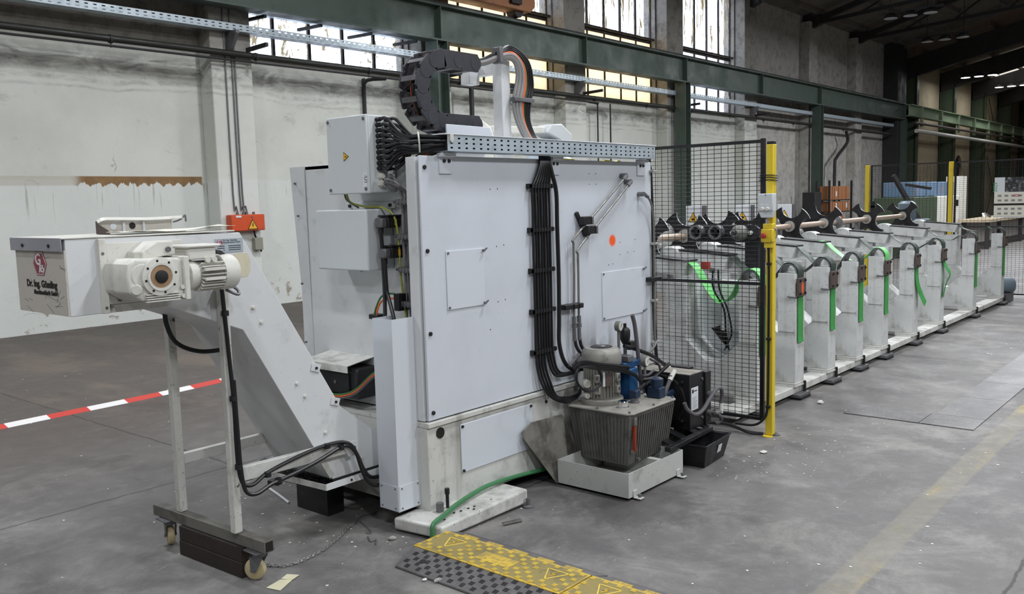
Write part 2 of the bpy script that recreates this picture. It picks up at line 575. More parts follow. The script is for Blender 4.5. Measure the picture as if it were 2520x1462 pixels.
def wall_mat():
    k = NT('old_plaster_wall')
    x, y, z = k.xyz()
    n1 = k.noise(.8, 7, .6)
    n2 = k.noise(4.5, 8, .7)
    c = k.mix(k.step(n1, .35, .7, 0, .6), lin('d3d5cd'), lin('bfc1b9'))
    c = k.mix(k.step(n2, .60, .75, 0, .35), c, lin('8f8e88'))
    # brighter repainted dado below 2.1 m
    zz = k.math('ADD', z, k.math('MULTIPLY', k.math('SUBTRACT', k.noise(1.3, 4), .5), .05))
    dado = k.step(zz, 2.16, 2.1)
    c = k.mix(k.math('MULTIPLY', dado, .45), c, lin('dde1df'))
    # rust-brown strip where a shelf was removed, with scalloped lower edge and drips
    sx = k.n('Math', operation='SINE')
    k.l(k.math('ADD', k.math('MULTIPLY', x, 17.0), k.math('MULTIPLY', k.noise(2.2, 3, .5, k.co((1, 1, .01))), 9.0)), sx.inputs[0])
    low = k.math('ADD', k.math('MULTIPLY', k.math('ABSOLUTE', sx.outputs[0]), .05), k.math('MULTIPLY', k.noise(14, 6, .75, k.co((1, 1, .03))), .16))
    band = k.math('MULTIPLY', k.step(z, 2.185, 2.17), k.step(k.math('SUBTRACT', z, k.math('ADD', 1.945, low)), -.005, .01))
    xin = k.math('MULTIPLY', k.step(x, 5.55, 5.75), k.step(x, 7.64, 7.6))
    rust = k.mix(k.noise(7, 6), lin('6f5335'), lin('9b7b54'))
    c = k.mix(k.math('MULTIPLY', band, xin), c, rust)
    faint = k.math('MULTIPLY', k.math('MULTIPLY', k.step(z, 2.185, 2.17), k.step(z, 2.03, 2.06)), k.step(x, 5.8, 5.55))
    c = k.mix(k.math('MULTIPLY', faint, .4), c, lin('a79d86'))
    drip = k.step(k.noise(17, 4, .6, k.co((1, 1, .04))), .62, .68)
    drip = k.math('MULTIPLY', drip, k.math('MULTIPLY', k.step(z, 2.1, 2.05), k.step(z, 1.45, 1.95)))
    c = k.mix(k.math('MULTIPLY', drip, .5), c, lin('857b66'))
    # soot waves high on the wall
    zw = k.math('ADD', z, k.math('MULTIPLY', k.math('SUBTRACT', k.noise(.5, 5, .6), .5), .35))
    sootn = k.noise(3.0, 9, .75, k.co((.55, 1, 1.6)), dist=.8)
    for a, b, amt in ((3.80, .16, .8), (3.56, .035, .45), (3.45, .02, .35)):
        d = k.math('ABSOLUTE', k.math('SUBTRACT', zw, a))
        c = k.mix(k.math('MULTIPLY', k.step(d, b * 1.6, b * .3, 0, amt), k.step(sootn, .36, .66)), c, lin('646160'))
    smudge = k.noise(1.6, 8, .7, k.co((.6, 1, 1.3), loc=(3, 0, 1)), dist=.5)
    c = k.mix(k.math('MULTIPLY', k.step(smudge, .58, .72, 0, .4), k.step(z, 1.9, 2.4)), c, lin('86857f'))
    c = k.mix(k.step(zw, 3.88, 4.25, 0, .75), c, lin('756f68'))
    c = k.mix(k.math('MULTIPLY', k.step(z, 3.7, 4.6), k.step(n2, .45, .65, 0, .5)), c, lin('4b4641'))
    # cracks and flaking paint
    cr = k.n('TexVoronoi', feature='DISTANCE_TO_EDGE')
    cr.inputs['Scale'].default_value = 1.1
    mixv = k.n('Mix', data_type='VECTOR')
    mixv.inputs[0].default_value = .22
    nv = k.n('TexNoise')
    nv.inputs['Scale'].default_value = 4
    k.l(k.tc.outputs['Object'], nv.inputs['Vector'])
    k.l(k.tc.outputs['Object'], mixv.inputs[4])
    k.l(nv.outputs[1], mixv.inputs[5])
    k.l(mixv.outputs[1], cr.inputs['Vector'])
    crm = k.math('MULTIPLY', k.step(cr.outputs[0], .006, .002), k.step(k.noise(1.1, 3), .62, .68))
    c = k.mix(k.math('MULTIPLY', crm, .35), c, lin('5d5954'))
    fl_ = k.noise(3.2, 9, .75)
    flm = k.math('MULTIPLY', k.step(fl_, .58, .62), k.step(z, 1.0, .15))
    c = k.mix(k.math('MULTIPLY', flm, .8), c, lin('8a7a68'))
    # past the windows: mottled plaster, its colour greyed for the weaker light
    dimmed = k.step(x, 27.0, 27.3)
    c = k.mix(k.math('MULTIPLY', dimmed, .8), c, k.ramp(n2, [(.3, lin('77736f')), (.5, lin('aaa6a1')), (.7, lin('bdbab4'))]))
    k.base(c)
    k.b.inputs['Roughness'].default_value = .85
    k.bump(k.math('ADD', n2, k.math('MULTIPLY', fl_, .6)), .35, .02)
    return k.m


M['wall'] = wall_mat()
M['brickwall'] = mat('pale_infill_wall', 'b7a88d', .85, dirt='7e705c', amt=.4, scale=1.5)
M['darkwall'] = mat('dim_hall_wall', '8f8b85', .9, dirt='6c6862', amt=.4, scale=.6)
M['roofdeck'] = mat('sooty_roof_boards', '6b6660', .85, dirt='3b3733', amt=.5, scale=1.4)
M['darksteel'] = mat('dark_roof_steel', '2c2b2c', .6, dirt='1d1c1d', amt=.3, scale=3)
M['roof2'] = mat('brown_roof_sheeting', '6a5a4e', .8, dirt='40372f', amt=.4, scale=.7)
M['darkgreen'] = mat('dark_green_column_paint', '3d4a36', .55, dirt='262d22', amt=.35, scale=3)

WIN = [(8.45, 12.2), (13.05, 16.8), (17.68, 21.4), (22.35, 26.1)]
us = sorted({-16.0, 40.5} | {v for w_ in WIN for v in w_})
vs = [0, 4.2, 7.85, 8.3]
hole = {(us.index(a), 1) for a, b in WIN}
wb = grid_sheet(MB(), us, vs, lambda i, j: (i, j) not in hole, 'xz', 12.95, 13.3).build('wall_back', M['wall'])
wb['kind'] = 'structure'
PIL = [(7.69, 8.42), (12.23, 13.02), (16.83, 17.65), (21.45, 22.32), (26.14, 27.0), (31.2, 31.95), (35.9, 36.6), (2.9, 3.6), (-1.8, -1.1)]
for i, (a, b) in enumerate(PIL):
    t = MB().box(a, b, 12.6, 12.95, 0, 7.7).build('trim_%d' % (i + 1), M['wall'], bev=.015)
    t['kind'] = 'structure'
for i, (a, b) in enumerate(WIN):
    s_ = MB().prism([(12.86, 4.12), (13.3, 4.12), (13.3, 4.2), (12.9, 4.16)], 'yz', a - .02, b + .02).build('trim_%d' % (i + 20), M['wall'])
    s_['kind'] = 'structure'


# ---- window glass: torn film over bright glass, or tan overpainted glass
def pane_mat(name, film, cover, stretch=(1.6, 1, .8)):
    k = NT(name)
    n1 = k.noise(2.6, 9, .78, k.co(stretch), dist=.7)
    m = k.step(n1, .60 - .32 * cover, .63 - .32 * cover)
    tr = k.n('BsdfTransparent')
    tr.inputs[0].default_value = (.93, .95, 1, 1)
    tl = k.n('BsdfTranslucent')
    tl.inputs[0].default_value = lin(film)
    gl = k.n('BsdfGlossy')
    gl.inputs['Roughness'].default_value = .25
    gl.inputs[0].default_value = (.05, .05, .05, 1)
    ms = k.n('MixShader')
    k.l(m, ms.inputs[0])
    k.l(tr.outputs[0], ms.inputs[1])
    k.l(tl.outputs[0], ms.inputs[2])
    ad = k.n('AddShader')
    k.l(ms.outputs[0], ad.inputs[0])
    k.l(gl.outputs[0], ad.inputs[1])
    k.l(ad.outputs[0], k.out.inputs[0])
    return k.m


M['pane_torn'] = pane_mat('glass_with_torn_film', 'a79f8a', .16)
M['pane_streak'] = pane_mat('glass_with_streaked_film', '9c937e', .2, (2.2, 1, .35))
M['pane_clear'] = pane_mat('bright_dirty_glass', 'cfc6ac', .1)
M['pane_tan'] = pane_mat('tan_overpainted_glass', 'ecdcc2', 1.6)
M['winframe'] = mat('rusty_window_steel', '2f2822', .7, dirt='55402c', amt=.5, scale=6)
for wi, (a, b) in enumerate(WIN):
    n = 5
    cw = (b - a) / n
    fr = MB()
    zrows = [4.2, 4.56, 4.95, 5.36, 5.88, 7.85]
    xs_ = [a + cw * i for i in range(n + 1)]
    # one connected lattice: bars as holes in a sheet
    us_, vs_ = [], []
    for i, xx in enumerate(xs_):
        us_ += [xx - .025, xx + .025]
    for zz_ in zrows:
        hgt = .045 if abs(zz_ - 5.88) < .01 else .022
        vs_ += [zz_ - hgt, zz_ + hgt]
    grid_sheet(fr, us_, vs_, lambda i, j: i % 2 == 0 or j % 2 == 0, 'xz', 13.08, 13.13)
    fo = fr.build('window_%d' % (wi + 1), M['winframe'])
    fo['kind'] = 'structure'
    for i in range(n):
        for j in range(5):
            if wi in (1, 2):
                pm = M['pane_streak'] if j == 4 else M['pane_tan']
            else:
                pm = M['pane_streak'] if j == 4 else (M['pane_torn'] if wi == 0 else M['pane_clear'])
            MB().box(xs_[i] + .02, xs_[i + 1] - .02, 13.1, 13.106, zrows[j] + .015, zrows[j + 1] - .015).build('pane', pm, fo)
    # opening lever bar in front of the tall lights
    bb = MB().bar((a, 13.0, 5.93), (b, 13.0, 5.93), .05, .05)
    bb.build('opening_bar', M['winframe'], fo)

# ---- rest of the shell
def shell(name, mb, m_, **kw):
    o = mb.build(name, m_, **kw)
    o['kind'] = 'structure'
    return o


shell('wall_right', MB().box(-16, 80, -12.3, -12, 0, 8.3), M['darkwall'])
shell('wall_near', MB().box(-16.3, -16, -12.3, 13.3, 0, 13), M['darkwall'])
shell('wall_far', MB().box(80, 80.3, -12.3, 13.3, 0, 12), M['brickwall'])
shell('roof', MB().prism([(13.3, 7.85), (.5, 11.2), (-12.3, 7.85), (-12.3, 8.15), (.5, 11.5), (13.3, 8.15)], 'yz', -16.3, 41.2), M['roofdeck'])
shell('roof_far', MB().prism([(13.3, 7.6), (.5, 10.7), (-12.3, 7.6), (-12.3, 7.9), (.5, 11), (13.3, 7.9)], 'yz', 41.2, 80.3), M['roof2'])
# infill wall of the far hall
shell('wall_infill', MB().box(40.5, 80, 12.95, 13.3, 0, 7.9), M['brickwall'])
shell('wall_gable', MB().prism([(13.3, 7.6), (.5, 10.7), (.5, 11.3), (13.3, 7.95)], 'yz', 41.0, 41.25), M['roofdeck'])

ORDN = ['first', 'second', 'third', 'fourth', 'fifth', 'sixth', 'seventh', 'eighth', 'ninth']
# roof timbers of the near hall: trusses and purlins over the stretch the view meets
for X in (17.2, 21.9, 26.6, 31.55, 36.2):
    t = thing('roof_truss', {17.2: 'dark steel roof truss above the first tall bright window', 21.9: 'dark steel roof truss between the two tall bright windows',
                             26.6: 'dark steel roof truss just right of the last tall window', 31.55: 'dark steel roof truss bearing on the windowless wall, nearer one',
                             36.2: 'dark steel roof truss bearing beside the corner of the windowless wall'}[X], 'roof truss', (X, 12.8, 7.6), 'roof trusses of the near hall')
    MB().bar((X, 12.95, 7.62), (X, .5, 10.95), .16, .18).build('top_chord', M['darksteel'], t)
    MB().bar((X, 12.9, 7.62), (X, .5, 8.5), .09, .12).build('bottom_chord', M['darksteel'], t)
    MB().prism([(12.95, 7.35), (12.3, 7.6), (12.3, 7.9), (12.95, 7.95)], 'yz', X - .12, X + .12).build('bearing_shoe', M['darksteel'], t)
    for y0, y1 in ((11, 9.2), (9.2, 7.4), (7.4, 5.2), (5.2, 3)):
        zt = lambda yy: 7.62 + (12.95 - yy) * .267
        zb_ = lambda yy: 7.62 + (12.9 - yy) * .071
        MB().bar((X, y0, zb_(y0)), (X, y1, zt(y1)), .06, .06).build('web_bar', M['darksteel'], t)
for i in range(9):
    y0 = 12.4 - i * 1.3
    z0 = 7.85 + (13.3 - y0) * .262 - .07
    p = MB().box(14, 41, y0 - .06, y0 + .06, z0 - .08, z0 + .06).build('roof_purlin', M['roofdeck'])
    tag(p, ORDN[i] + ' sooty purlin up from the eaves of the near roof', 'purlin', 'roof purlins of the near hall')

# portal frames of the far hall
for i in range(6):
    X = 42.6 + i * 6.25
    t = thing('portal_frame', '%s dark green steel portal frame of the far hall' % ['first', 'second', 'third', 'fourth', 'fifth', 'sixth'][i], 'steel frame', (X, 12.6, 0), 'portal frames of the far hall')
    c_ = MB()
    c_.box(X - .15, X + .15, 12.86, 12.9, 0, 7.2).box(X - .15, X + .15, 12.2, 12.24, 0, 6.9).box(X - .01, X + .01, 12.2, 12.9, 0, 7.0)
    c_.build('column', M['darkgreen'], t)
    MB().hexa([(X - .15, 12.9, 6.6), (X + .15, 12.9, 6.6), (X + .15, .5, 9.5), (X - .15, .5, 9.5),
               (X - .15, 12.9, 7.5), (X + .15, 12.9, 7.5), (X + .15, .5, 10.3), (X - .15, .5, 10.3)]).build('rafter', M['darksteel'], t)
for i in range(8):
    y0 = 12.0 - i * 1.4
    z0 = 7.6 + (13.3 - y0) * .242 - .1
    p = MB().box(41.5, 79, y0 - .05, y0 + .05, z0 - .1, z0 + .1).build('roof_purlin', M['roof2'])
    tag(p, ORDN[i] + ' brown purlin up from the eaves of the far roof', 'purlin', 'roof purlins of the far hall')
xb = thing('wall_brace', 'dark crossed steel brace on the far hall wall', 'brace', (61.5, 12.8, 0))
for s_ in ((0, 1), (1, 0)):
    for zz in ((.2, 3.6), (4.2, 7.0)):
        MB().bar((58.4, 12.75 + .06 * s_[0], zz[s_[0]]), (61.3, 12.75 + .06 * s_[0], zz[s_[1]]), .1, .02, (0, 1, 0)).build('brace_bar', M['darkgreen'], xb)
fan = thing('wall_fan', 'round dark ventilation fan set in the far hall wall', 'fan', (51.9, 12.9, 2.6))
MB().ring((51.9, 12.95, 2.75), (0, -1, 0), .75, .9, .2, 28).build('housing', M['brickwall'], fan)
MB().lathe([(.75, 0), (.75, .02)], (51.9, 12.9, 2.75), (0, -1, 0), 28).build('opening', M['black'], fan)
for i in range(4):
    a = i * math.pi / 2 + .4
    MB().bar((51.9, 12.85, 2.75), (51.9 + .7 * math.cos(a), 12.85, 2.75 + .7 * math.sin(a)), .05, .22, (0, .4, 1)).build('blade', M['darksteel'], fan)
# skylight strip in the far roof
sk = MB().add([(50, 11.9, 7.86), (60, 11.9, 7.86), (60, 8.6, 8.66), (50, 8.6, 8.66)], [(0, 1, 2, 3)])
k_ = NT('daylit_rooflight')
e_ = k_.n('Emission')
e_.inputs[0].default_value = (1, .95, .84, 1)
e_.inputs[1].default_value = 1.1
k_.l(e_.outputs[0], k_.out.inputs[0])
M['rooflight'] = k_.m
shell('window_9', sk, M['rooflight'])

# ---- crane runway
def ibeam(t, x0, x1, y, z0, z1, bw, m_, tf=.035):
    MB().box(x0, x1, y - .012, y + .012, z0 + tf, z1 - tf).build('web', m_, t)
    MB().box(x0, x1, y - bw / 2, y + bw / 2, z0, z0 + tf).build('bottom_flange', m_, t)
    MB().box(x0, x1, y - bw / 2, y + bw / 2, z1 - tf, z1).build('top_flange', m_, t)


CB = thing('crane_runway_beam', 'long dark green crane runway beam crossing in front of the windows', 'beam', (12, 12.3, 4.74))
ibeam(CB, -4, 40.9, 12.3, 4.74, 5.42, .3, M['green_beam'])
MB().box(-4, 40.9, 12.26, 12.34, 5.42, 5.49).build('crane_rail', M['darksteel'], CB)
for X in (12.35, 21.75, 31.25, 40.8, 2.9, 17.1, 26.5):
    MB().box(X - .012, X + .012, 12.16, 12.29, 4.775, 5.385).build('stiffener', M['green_beam'], CB)
CB2 = thing('far_runway_beam', 'pale green crane runway beam continuing along the far hall', 'beam', (50, 12.1, 4.84))
ibeam(CB2, 40.95, 79, 12.1, 4.9, 5.4, .28, M['light_green'])
for i in range(12):
    X = 42.6 + i * 3.1
    MB().box(X - .06, X + .06, 11.97, 12.09, 4.5, 5.38).build('bracket', M['light_green'], CB2)
for i, X in enumerate((12.35, 21.75, 31.25, 40.8)):
    t = thing('steel_column', ['dark green steel column seen through the loop of the drag chain', 'dark green steel column behind the tall mesh fence panel',
                               'dark green steel column beside the stack of cartons', 'dark green steel column at the end of the crane runway beam'][i], 'column', (X, 12.3, 0), 'columns under the crane runway beam')
    MB().box(X - .15, X - .13, 12.14, 12.46, 0, 4.74).build('flange', M['green_beam'], t)
    MB().box(X + .13, X + .15, 12.14, 12.46, 0, 4.74).build('flange', M['green_beam'], t)
    MB().box(X - .13, X + .13, 12.29, 12.31, 0, 4.74).build('web', M['green_beam'], t)
    MB().box(X - .22, X + .22, 12.05, 12.55, 0, .03).build('base_plate', M['green_beam'], t)
# junction pier of the two halls
shell('wall_pier', MB().box(40.2, 41.4, 12.35, 12.95, 0, 8.0), M['darksteel'])

wr = tag(MB().cyl((41.4, 11.9, 4.27), (79, 11.9, 4.2), .09, 10).build('white_pipe', M['castwhite']), 'long white pipe running along the far hall below the runway beam', 'pipe')
br_ = tag(MB().cyl((41.4, 11.95, 4.62), (79, 11.95, 4.7), .06, 8).build('brown_pipe', M['brown_steel']), 'thinner brown pipe above the white pipe in the far hall', 'pipe')
# ---- orange travelling crane on the runway
M['crane_orange'] = mat('faded_orange_crane_paint', '9c6a47', .55, dirt='5d4231', amt=.45, scale=2.5)
oc = thing('travelling_crane', 'faded orange travelling crane standing on the dark runway beam', 'crane', (13.2, 12.3, 5.49))
MB().prism([(10.2, 5.62), (15.0, 5.62), (15.15, 5.75), (15.15, 5.95), (14.6, 6.1), (10.2, 6.1)], 'xz', 12.1, 12.5).build('end_carriage', M['crane_orange'], oc, bev=.02)
MB().box(11.4, 12.6, -5, 12.6, 6.1, 7.0).build('bridge_girder', M['crane_orange'], oc)
MB().prism([(13.7, 12.05), (14.6, 12.05), (12.6, 8.5), (11.6, 8.5)], 'xy', 6.02, 6.1).build('gusset', M['crane_orange'], oc)
for X in (10.6, 14.7):
    MB().cyl((X, 12.18, 5.62), (X, 12.42, 5.62), .13, 16).build('wheel', M['darksteel'], oc)
MB().box(14.3, 14.62, 12.02, 12.1, 5.72, 5.86).build('bearing_cover', M['darksteel'], oc)

# ---- cable tray, pipes, conduits along the wall
def perforated(name, x0, x1, y, z0, z1, pitch, m_, parent):
    us_, n_ = [x0], int((x1 - x0) / pitch)
    for i in range(n_):
        us_ += [x0 + (i + .3) * pitch, x0 + (i + .7) * pitch]
    us_.append(x1)
    h_ = z1 - z0
    vs_ = [z0, z0 + h_ * .2, z0 + h_ * .36, z0 + h_ * .64, z0 + h_ * .8, z1]
    return grid_sheet(MB(), us_, vs_, lambda i, j: not (i % 2 == 1 and j in (1, 3)), 'xz', y, y + .004).build(name, m_, parent)


WT = thing('wall_cable_tray', 'grey perforated cable tray running along the wall below the beam', 'cable tray', (8, 12.5, 4.4))
perforated('side_sheet', -2, 27, 12.42, 4.42, 4.53, .12, M['galv'], WT)
MB().box(-2, 40, 12.43, 12.62, 4.42, 4.425).build('bottom_sheet', M['galv'], WT)
MB().box(-2, 40, 12.62, 12.624, 4.42, 4.53).build('back_sheet', M['galv'], WT)
MB().box(27, 40, 12.42, 12.424, 4.42, 4.53).build('far_side_sheet', M['galv'], WT)
for X in (3.2, 8.0, 12.6, 17.2, 21.9, 26.5):
    MB().prism([(12.6, 4.42), (12.3, 4.42), (12.3, 4.37), (12.52, 4.1), (12.6, 4.1)], 'yz', X - .03, X + .03).build('bracket', M['dull_steel'], WT)
    MB().bar((X + .35, 12.6, 4.18), (X + .35, 12.05, 4.2), .05, .06).build('arm', M['darksteel'], WT)
LT = thing('tray_strip', 'pale flat strip on brackets under the green runway beam by the windows', 'cable tray', (10, 12.7, 4.8))  # second cable tray below the beam, gives no light
MB().box(8.43, 12.2, 12.5, 12.58, 4.79, 4.87).build('strip', M['galv'], LT)
MB().box(8.43, 12.2, 12.62, 12.9, 4.82, 4.83).build('ledge', M['galv'], LT)
for X in (8.5, 9.6, 10.7, 11.8):
    MB().bar((X, 12.92, 4.70), (X + .02, 12.3, 4.69), .05, .05).build('arm', M['darksteel'], LT)
M['pipe_black'] = mat('black_olive_pipe_paint', '23251f', .5, dirt='3a3b33', amt=.3, scale=3)
bp = thing('heating_pipe', 'thick dark insulated pipe running along the back wall', 'pipe', (8, 12.45, 4.07))
MB().cyl((-2, 12.48, 4.07), (40, 12.48, 4.09), .05, 10).build('pipe_run', M['pipe_black'], bp)
for i in range(16):
    X = -1 + i * 2.35
    MB().ring((X, 12.48, 4.07), (1, 0, 0), .05, .062, .04, 12).build('pipe_clamp', M['darksteel'], bp)
    MB().bar((X + .02, 12.48, 4.06), (X + .02, 12.48, 3.95), .012, .012, (1, 0, 0)).build('hanger', M['darksteel'], bp)
tag(MB().cyl((-2, 12.48, 3.975), (18, 12.48, 3.975), .018, 8).build('thin_pipe', M['darksteel']), 'thin black pipe hung just below the thick wall pipe', 'pipe')
tag(MB().tube([(11.2, 12.5, 3.97), (11.02, 12.75, 3.96), (11.0, 12.88, 3.9), (11.0, 12.9, 3.7), (11.0, 12.9, .6)], .035, 8, 4).build('drop_pipe', M['darksteel']), 'black drop pipe going down the wall behind the grey junction box', 'pipe')
tag(MB().cyl((13.5, 12.5, 4.0), (13.5, 12.5, .5), .05, 8).build('drop_pipe', M['darksteel']), 'black drop pipe seen through the loop of the drag chain', 'pipe')
tag(MB().tube([(17.6, 12.5, 3.97), (18.0, 12.52, 3.95), (18.05, 12.55, 3.85), (18.05, 12.55, 2.5)], .02, 8, 4).build('drop_pipe', M['darksteel']), 'thin black pipe turning down left of the valve on the wall', 'pipe')
tag(MB().cyl((18.6, 12.55, 4.0), (18.6, 12.55, 1.0), .02, 8).build('drop_pipe', M['darksteel']), 'thin black pipe with a valve right below the tan windows', 'pipe')
tag(MB().tube([(34.6, 12.5, 4.0), (34.8, 12.52, 3.6), (33.8, 12.55, 3.0), (33.6, 12.55, 2.6), (33.6, 12.55, .2)], .06, 8, 5).build('drop_pipe', M['darksteel']), 'black bent pipe dropping down beside the carton stack', 'pipe')
for i, (X, top) in enumerate(((7.93, 4.9), (8.05, 4.9), (8.1, 4.3))):
    tag(MB().tube([(X, 12.585, top), (X, 12.585, 1.9), (X + .04, 12.58, 1.7), (X + .06, 12.56, 1.55)], .012, 6, 3).build('conduit', M['dull_steel']),
        ['left grey conduit', 'middle grey conduit', 'right grey conduit'][i] + ' running down the pilaster to the orange switch box', 'conduit', 'conduits on the pilaster')
ob = thing('switch_box', 'orange electrical switch box on the white pilaster', 'switch box', (8.1, 12.5, 1.29))
MB().box(7.79, 8.4, 12.45, 12.6, 1.30, 1.56).build('housing', M['orange'], ob, bev=.012)


def triangle_sign(parent, c, xdir, ydir, s, bolt=True):
    """yellow warning triangle with black border and a bolt"""
    X, Y = Vector(xdir).normalized(), Vector(ydir).normalized()
    Z = X.cross(Y)
    c = Vector(c)

    def tri(k, off, dz):
        return [c + (X * u + Y * v) * k + Z * dz for u, v in ((-.58, -.33), (.58, -.33), (0, .67))]

    def slab(pts, th):
        n = len(pts)
        mb = MB()
        mb.add(pts + [p + Z * th for p in pts], [tuple(range(n - 1, -1, -1)), tuple(range(n, 2 * n))] + [(i, (i + 1) % n, n + (i + 1) % n, n + i) for i in range(n)])
        return mb
    o = slab(tri(s, 0, 0), .001).build('warning_sign', M['ink'], parent)
    slab(tri(s * .8, 0, .001), .001).build('yellow_field', M['sign'], o) if parent is None or parent.parent is None else slab(tri(s * .8, 0, .001), .001).build('yellow_field', M['sign'], parent)
    zig = [(.04, .42), (-.14, .02), (.0, .04), (-.06, -.24), (.14, .14), (.02, .12), (.12, .42)]
    pts = [c + (X * u + Y * v) * s * .8 + Z * .002 for u, v in zig]
    slab(pts, .001).build('bolt_symbol', M['ink'], o if (parent is None or parent.parent is None) else parent)
    return o


triangle_sign(ob, (8.17, 12.448, 1.375), (1, 0, 0), (0, 0, 1), .17)
MB().cyl((8.17, 12.45, 1.52), (8.17, 12.44, 1.52), .012, 10).build('screw', M['steel'], ob)
MB().box(7.87, 7.97, 12.444, 12.45, 1.515, 1.545).build('name_plate', M['label'], ob)
for X in (7.95, 8.06, 8.12, 8.25):
    MB().cyl((X, 12.53, 1.56), (X, 12.53, 1.6), .022, 8).build('gland', M['dull_steel'], ob)
MB().tube([(8.24, 12.53, 1.3), (8.26, 12.53, 1.2), (8.33, 12.53, 1.08), (8.36, 12.54, .95)], .016, 6).build('lead', M['cable'], ob)
MB().box(8.23, 8.38, 12.5, 12.58, .98, 1.18).build('socket', mat('grimy_grey_socket', '8f8d80', .6), ob, bev=.008)

# ---- lamp fixtures of the hall
k_ = NT('lamp_glow')
e_ = k_.n('Emission')
e_.inputs[0].default_value = (.93, .95, 1, 1)
e_.inputs[1].default_value = 14
k_.l(e_.outputs[0], k_.out.inputs[0])
M['glow'] = k_.m
M['lamp_off'] = mat('unlit_lamp_glass', 'b9bcc4', .4)
def fixture(p, lit, label, watts=0):
    t = thing('high_bay_lamp', label, 'lamp', p, 'three-headed lamps hung from the roof')
    x, y, z = p
    MB().box(x - .06, x + .06, y - .95, y + .95, z + .14, z + .2).build('carrier', M['darksteel'], t)
    for i in (-1, 1):
        MB().cyl((x, y + i * .6, z + .2), (x, y + i * .6, min(9.2, 7.62 + (12.9 - abs(y)) * .24)), .012, 6).build('suspension', M['darksteel'], t)
    for i in (-1, 0, 1):
        h = MB().lathe([(.08, .14), (.2, .06), (.22, 0)], (x, y + i * .58, z), (0, 0, 1), 16).build('head', M['darksteel'], t)
        MB().lathe([(.2, 0), (.2, .012)], (x, y + i * .58, z - .014), (0, 0, 1), 16).build('lens', M['glow'] if lit else M['lamp_off'], h)
    if lit:
        ld = bpy.data.lights.new('lamp_light', 'AREA')
        ld.shape = 'RECTANGLE'
        ld.size, ld.size_y = .45, 1.4
        ld.energy = watts
        ld.color = (.93, .96, 1.0)
        lo = bpy.data.objects.new('lamp_light', ld)
        col.objects.link(lo)
        lo.parent = t
        lo.location = (0, 0, -.05)
    return t


for i, p in enumerate(LAMPS):
    nm = ['first', 'second', 'third', 'fourth', 'fifth', 'sixth', 'seventh']
    if i < 18:
        rowname = 'over the aisle' if i < 6 else ('near the right wall' if i < 11 else 'added to brighten the back wall')
        k = i if i < 6 else (i - 6 if i < 11 else i - 11)
        lab = 'lit hall lamp %s, %s from the near end' % (rowname, nm[k])
    else:
        lab = ['left one of the two glowing lamps in the far hall', 'right one of the two glowing lamps in the far hall', 'lit far hall lamp beyond the right picture edge, nearer', 'lit far hall lamp beyond the right picture edge, farther'][i - 18]
    fixture(p, True, lab, LAMP_W[i])
fixture((29.2, 8.64, 7.0), False, 'unlit three-headed lamp hanging under the nearer roof trusses')
fixture((34.4, 9.0, 6.95), False, 'unlit three-headed lamp hanging at the end of the near hall')


# ================================================================ THE MACHINE TOOL
MC = thing('machine_tool', 'big pale grey machine enclosure with black cable bundles on its front panel', 'machine', (3.05, 3.2, 0))


def panel_mat():
    k = NT('front_panel_paint')
    n = k.noise(2.2, 7, .6)
    c = k.mix(k.step(n, .35, .75, 0, .5), lin('d3d8e0'), lin('c3c8cf'))
    # oily runs low on the right part of the sheet
    x, y, z = k.xyz()
    run = k.noise(9, 5, .6, k.co((1, 1, .06)))
    zone = k.math('MULTIPLY', k.step(x, .75, 1.6), k.step(z, .98, .62))
    c = k.mix(k.math('MULTIPLY', k.step(run, .46, .62, 0, .75), zone), c, lin('6e6a66'))
    sp = k.noise(60, 2, .5)
    c = k.mix(k.step(sp, .73, .76, 0, .4), c, lin('6f6f72'))
    # spray-paint dot
    mp = k.n('Vector' + 'Math', operation='DISTANCE')
    k.l(k.tc.outputs['Object'], mp.inputs[0])
    mp.inputs[1].default_value = (4.745 - 3.05, 0, 1.386)
    c = k.mix(k.step(mp.outputs['Value'], .047, .026), c, lin('ff6630'))
    k.base(c)
    k.b.inputs['Roughness'].default_value = .38
    k.bump(k.noise(160, 3, .5), .06, .001)
    return k.m


M['front_panel'] = panel_mat()
MB().box(3.05, 5.32, 3.2, 4.5, .075, .53).build('base', M['dirty_white'], MC, bev=.006)
MB().box(3.045, 5.25, 3.185, 3.26, .515, .541).build('base_lip', M['dirty_white'], MC, bev=.003)
MB().box(3.045, 3.17, 3.26, 4.4, .515, .541).build('base_ledge', M['dirty_white'], MC, bev=.003)
MB().box(3.2, 5.2, 3.29, 4.4, .535, 1.86).build('inner_body', M['white'], MC)
fp = MB().box(3.062, 5.22, 3.2, 3.214, .548, 1.89).build('front_panel', M['front_panel'], MC, bev=.004)
fb = MB()
grid_sheet(fb, [3.052, 3.09, 5.17, 5.21], [.546, .59, 1.84, 1.885], lambda i, j: not (i == 1 and j == 1), 'xz', 3.224, 3.29)
fb.build('panel_frame', M['white'], MC, bev=.002)
MB().box(3.17, 3.2, 3.29, 4.27, .545, 1.888).build('end_wall', M['white'], MC, bev=.003)
MB().box(3.17, 5.2, 3.29, 4.4, 1.862, 1.885).build('roof_sheet', M['white'], MC, bev=.003)
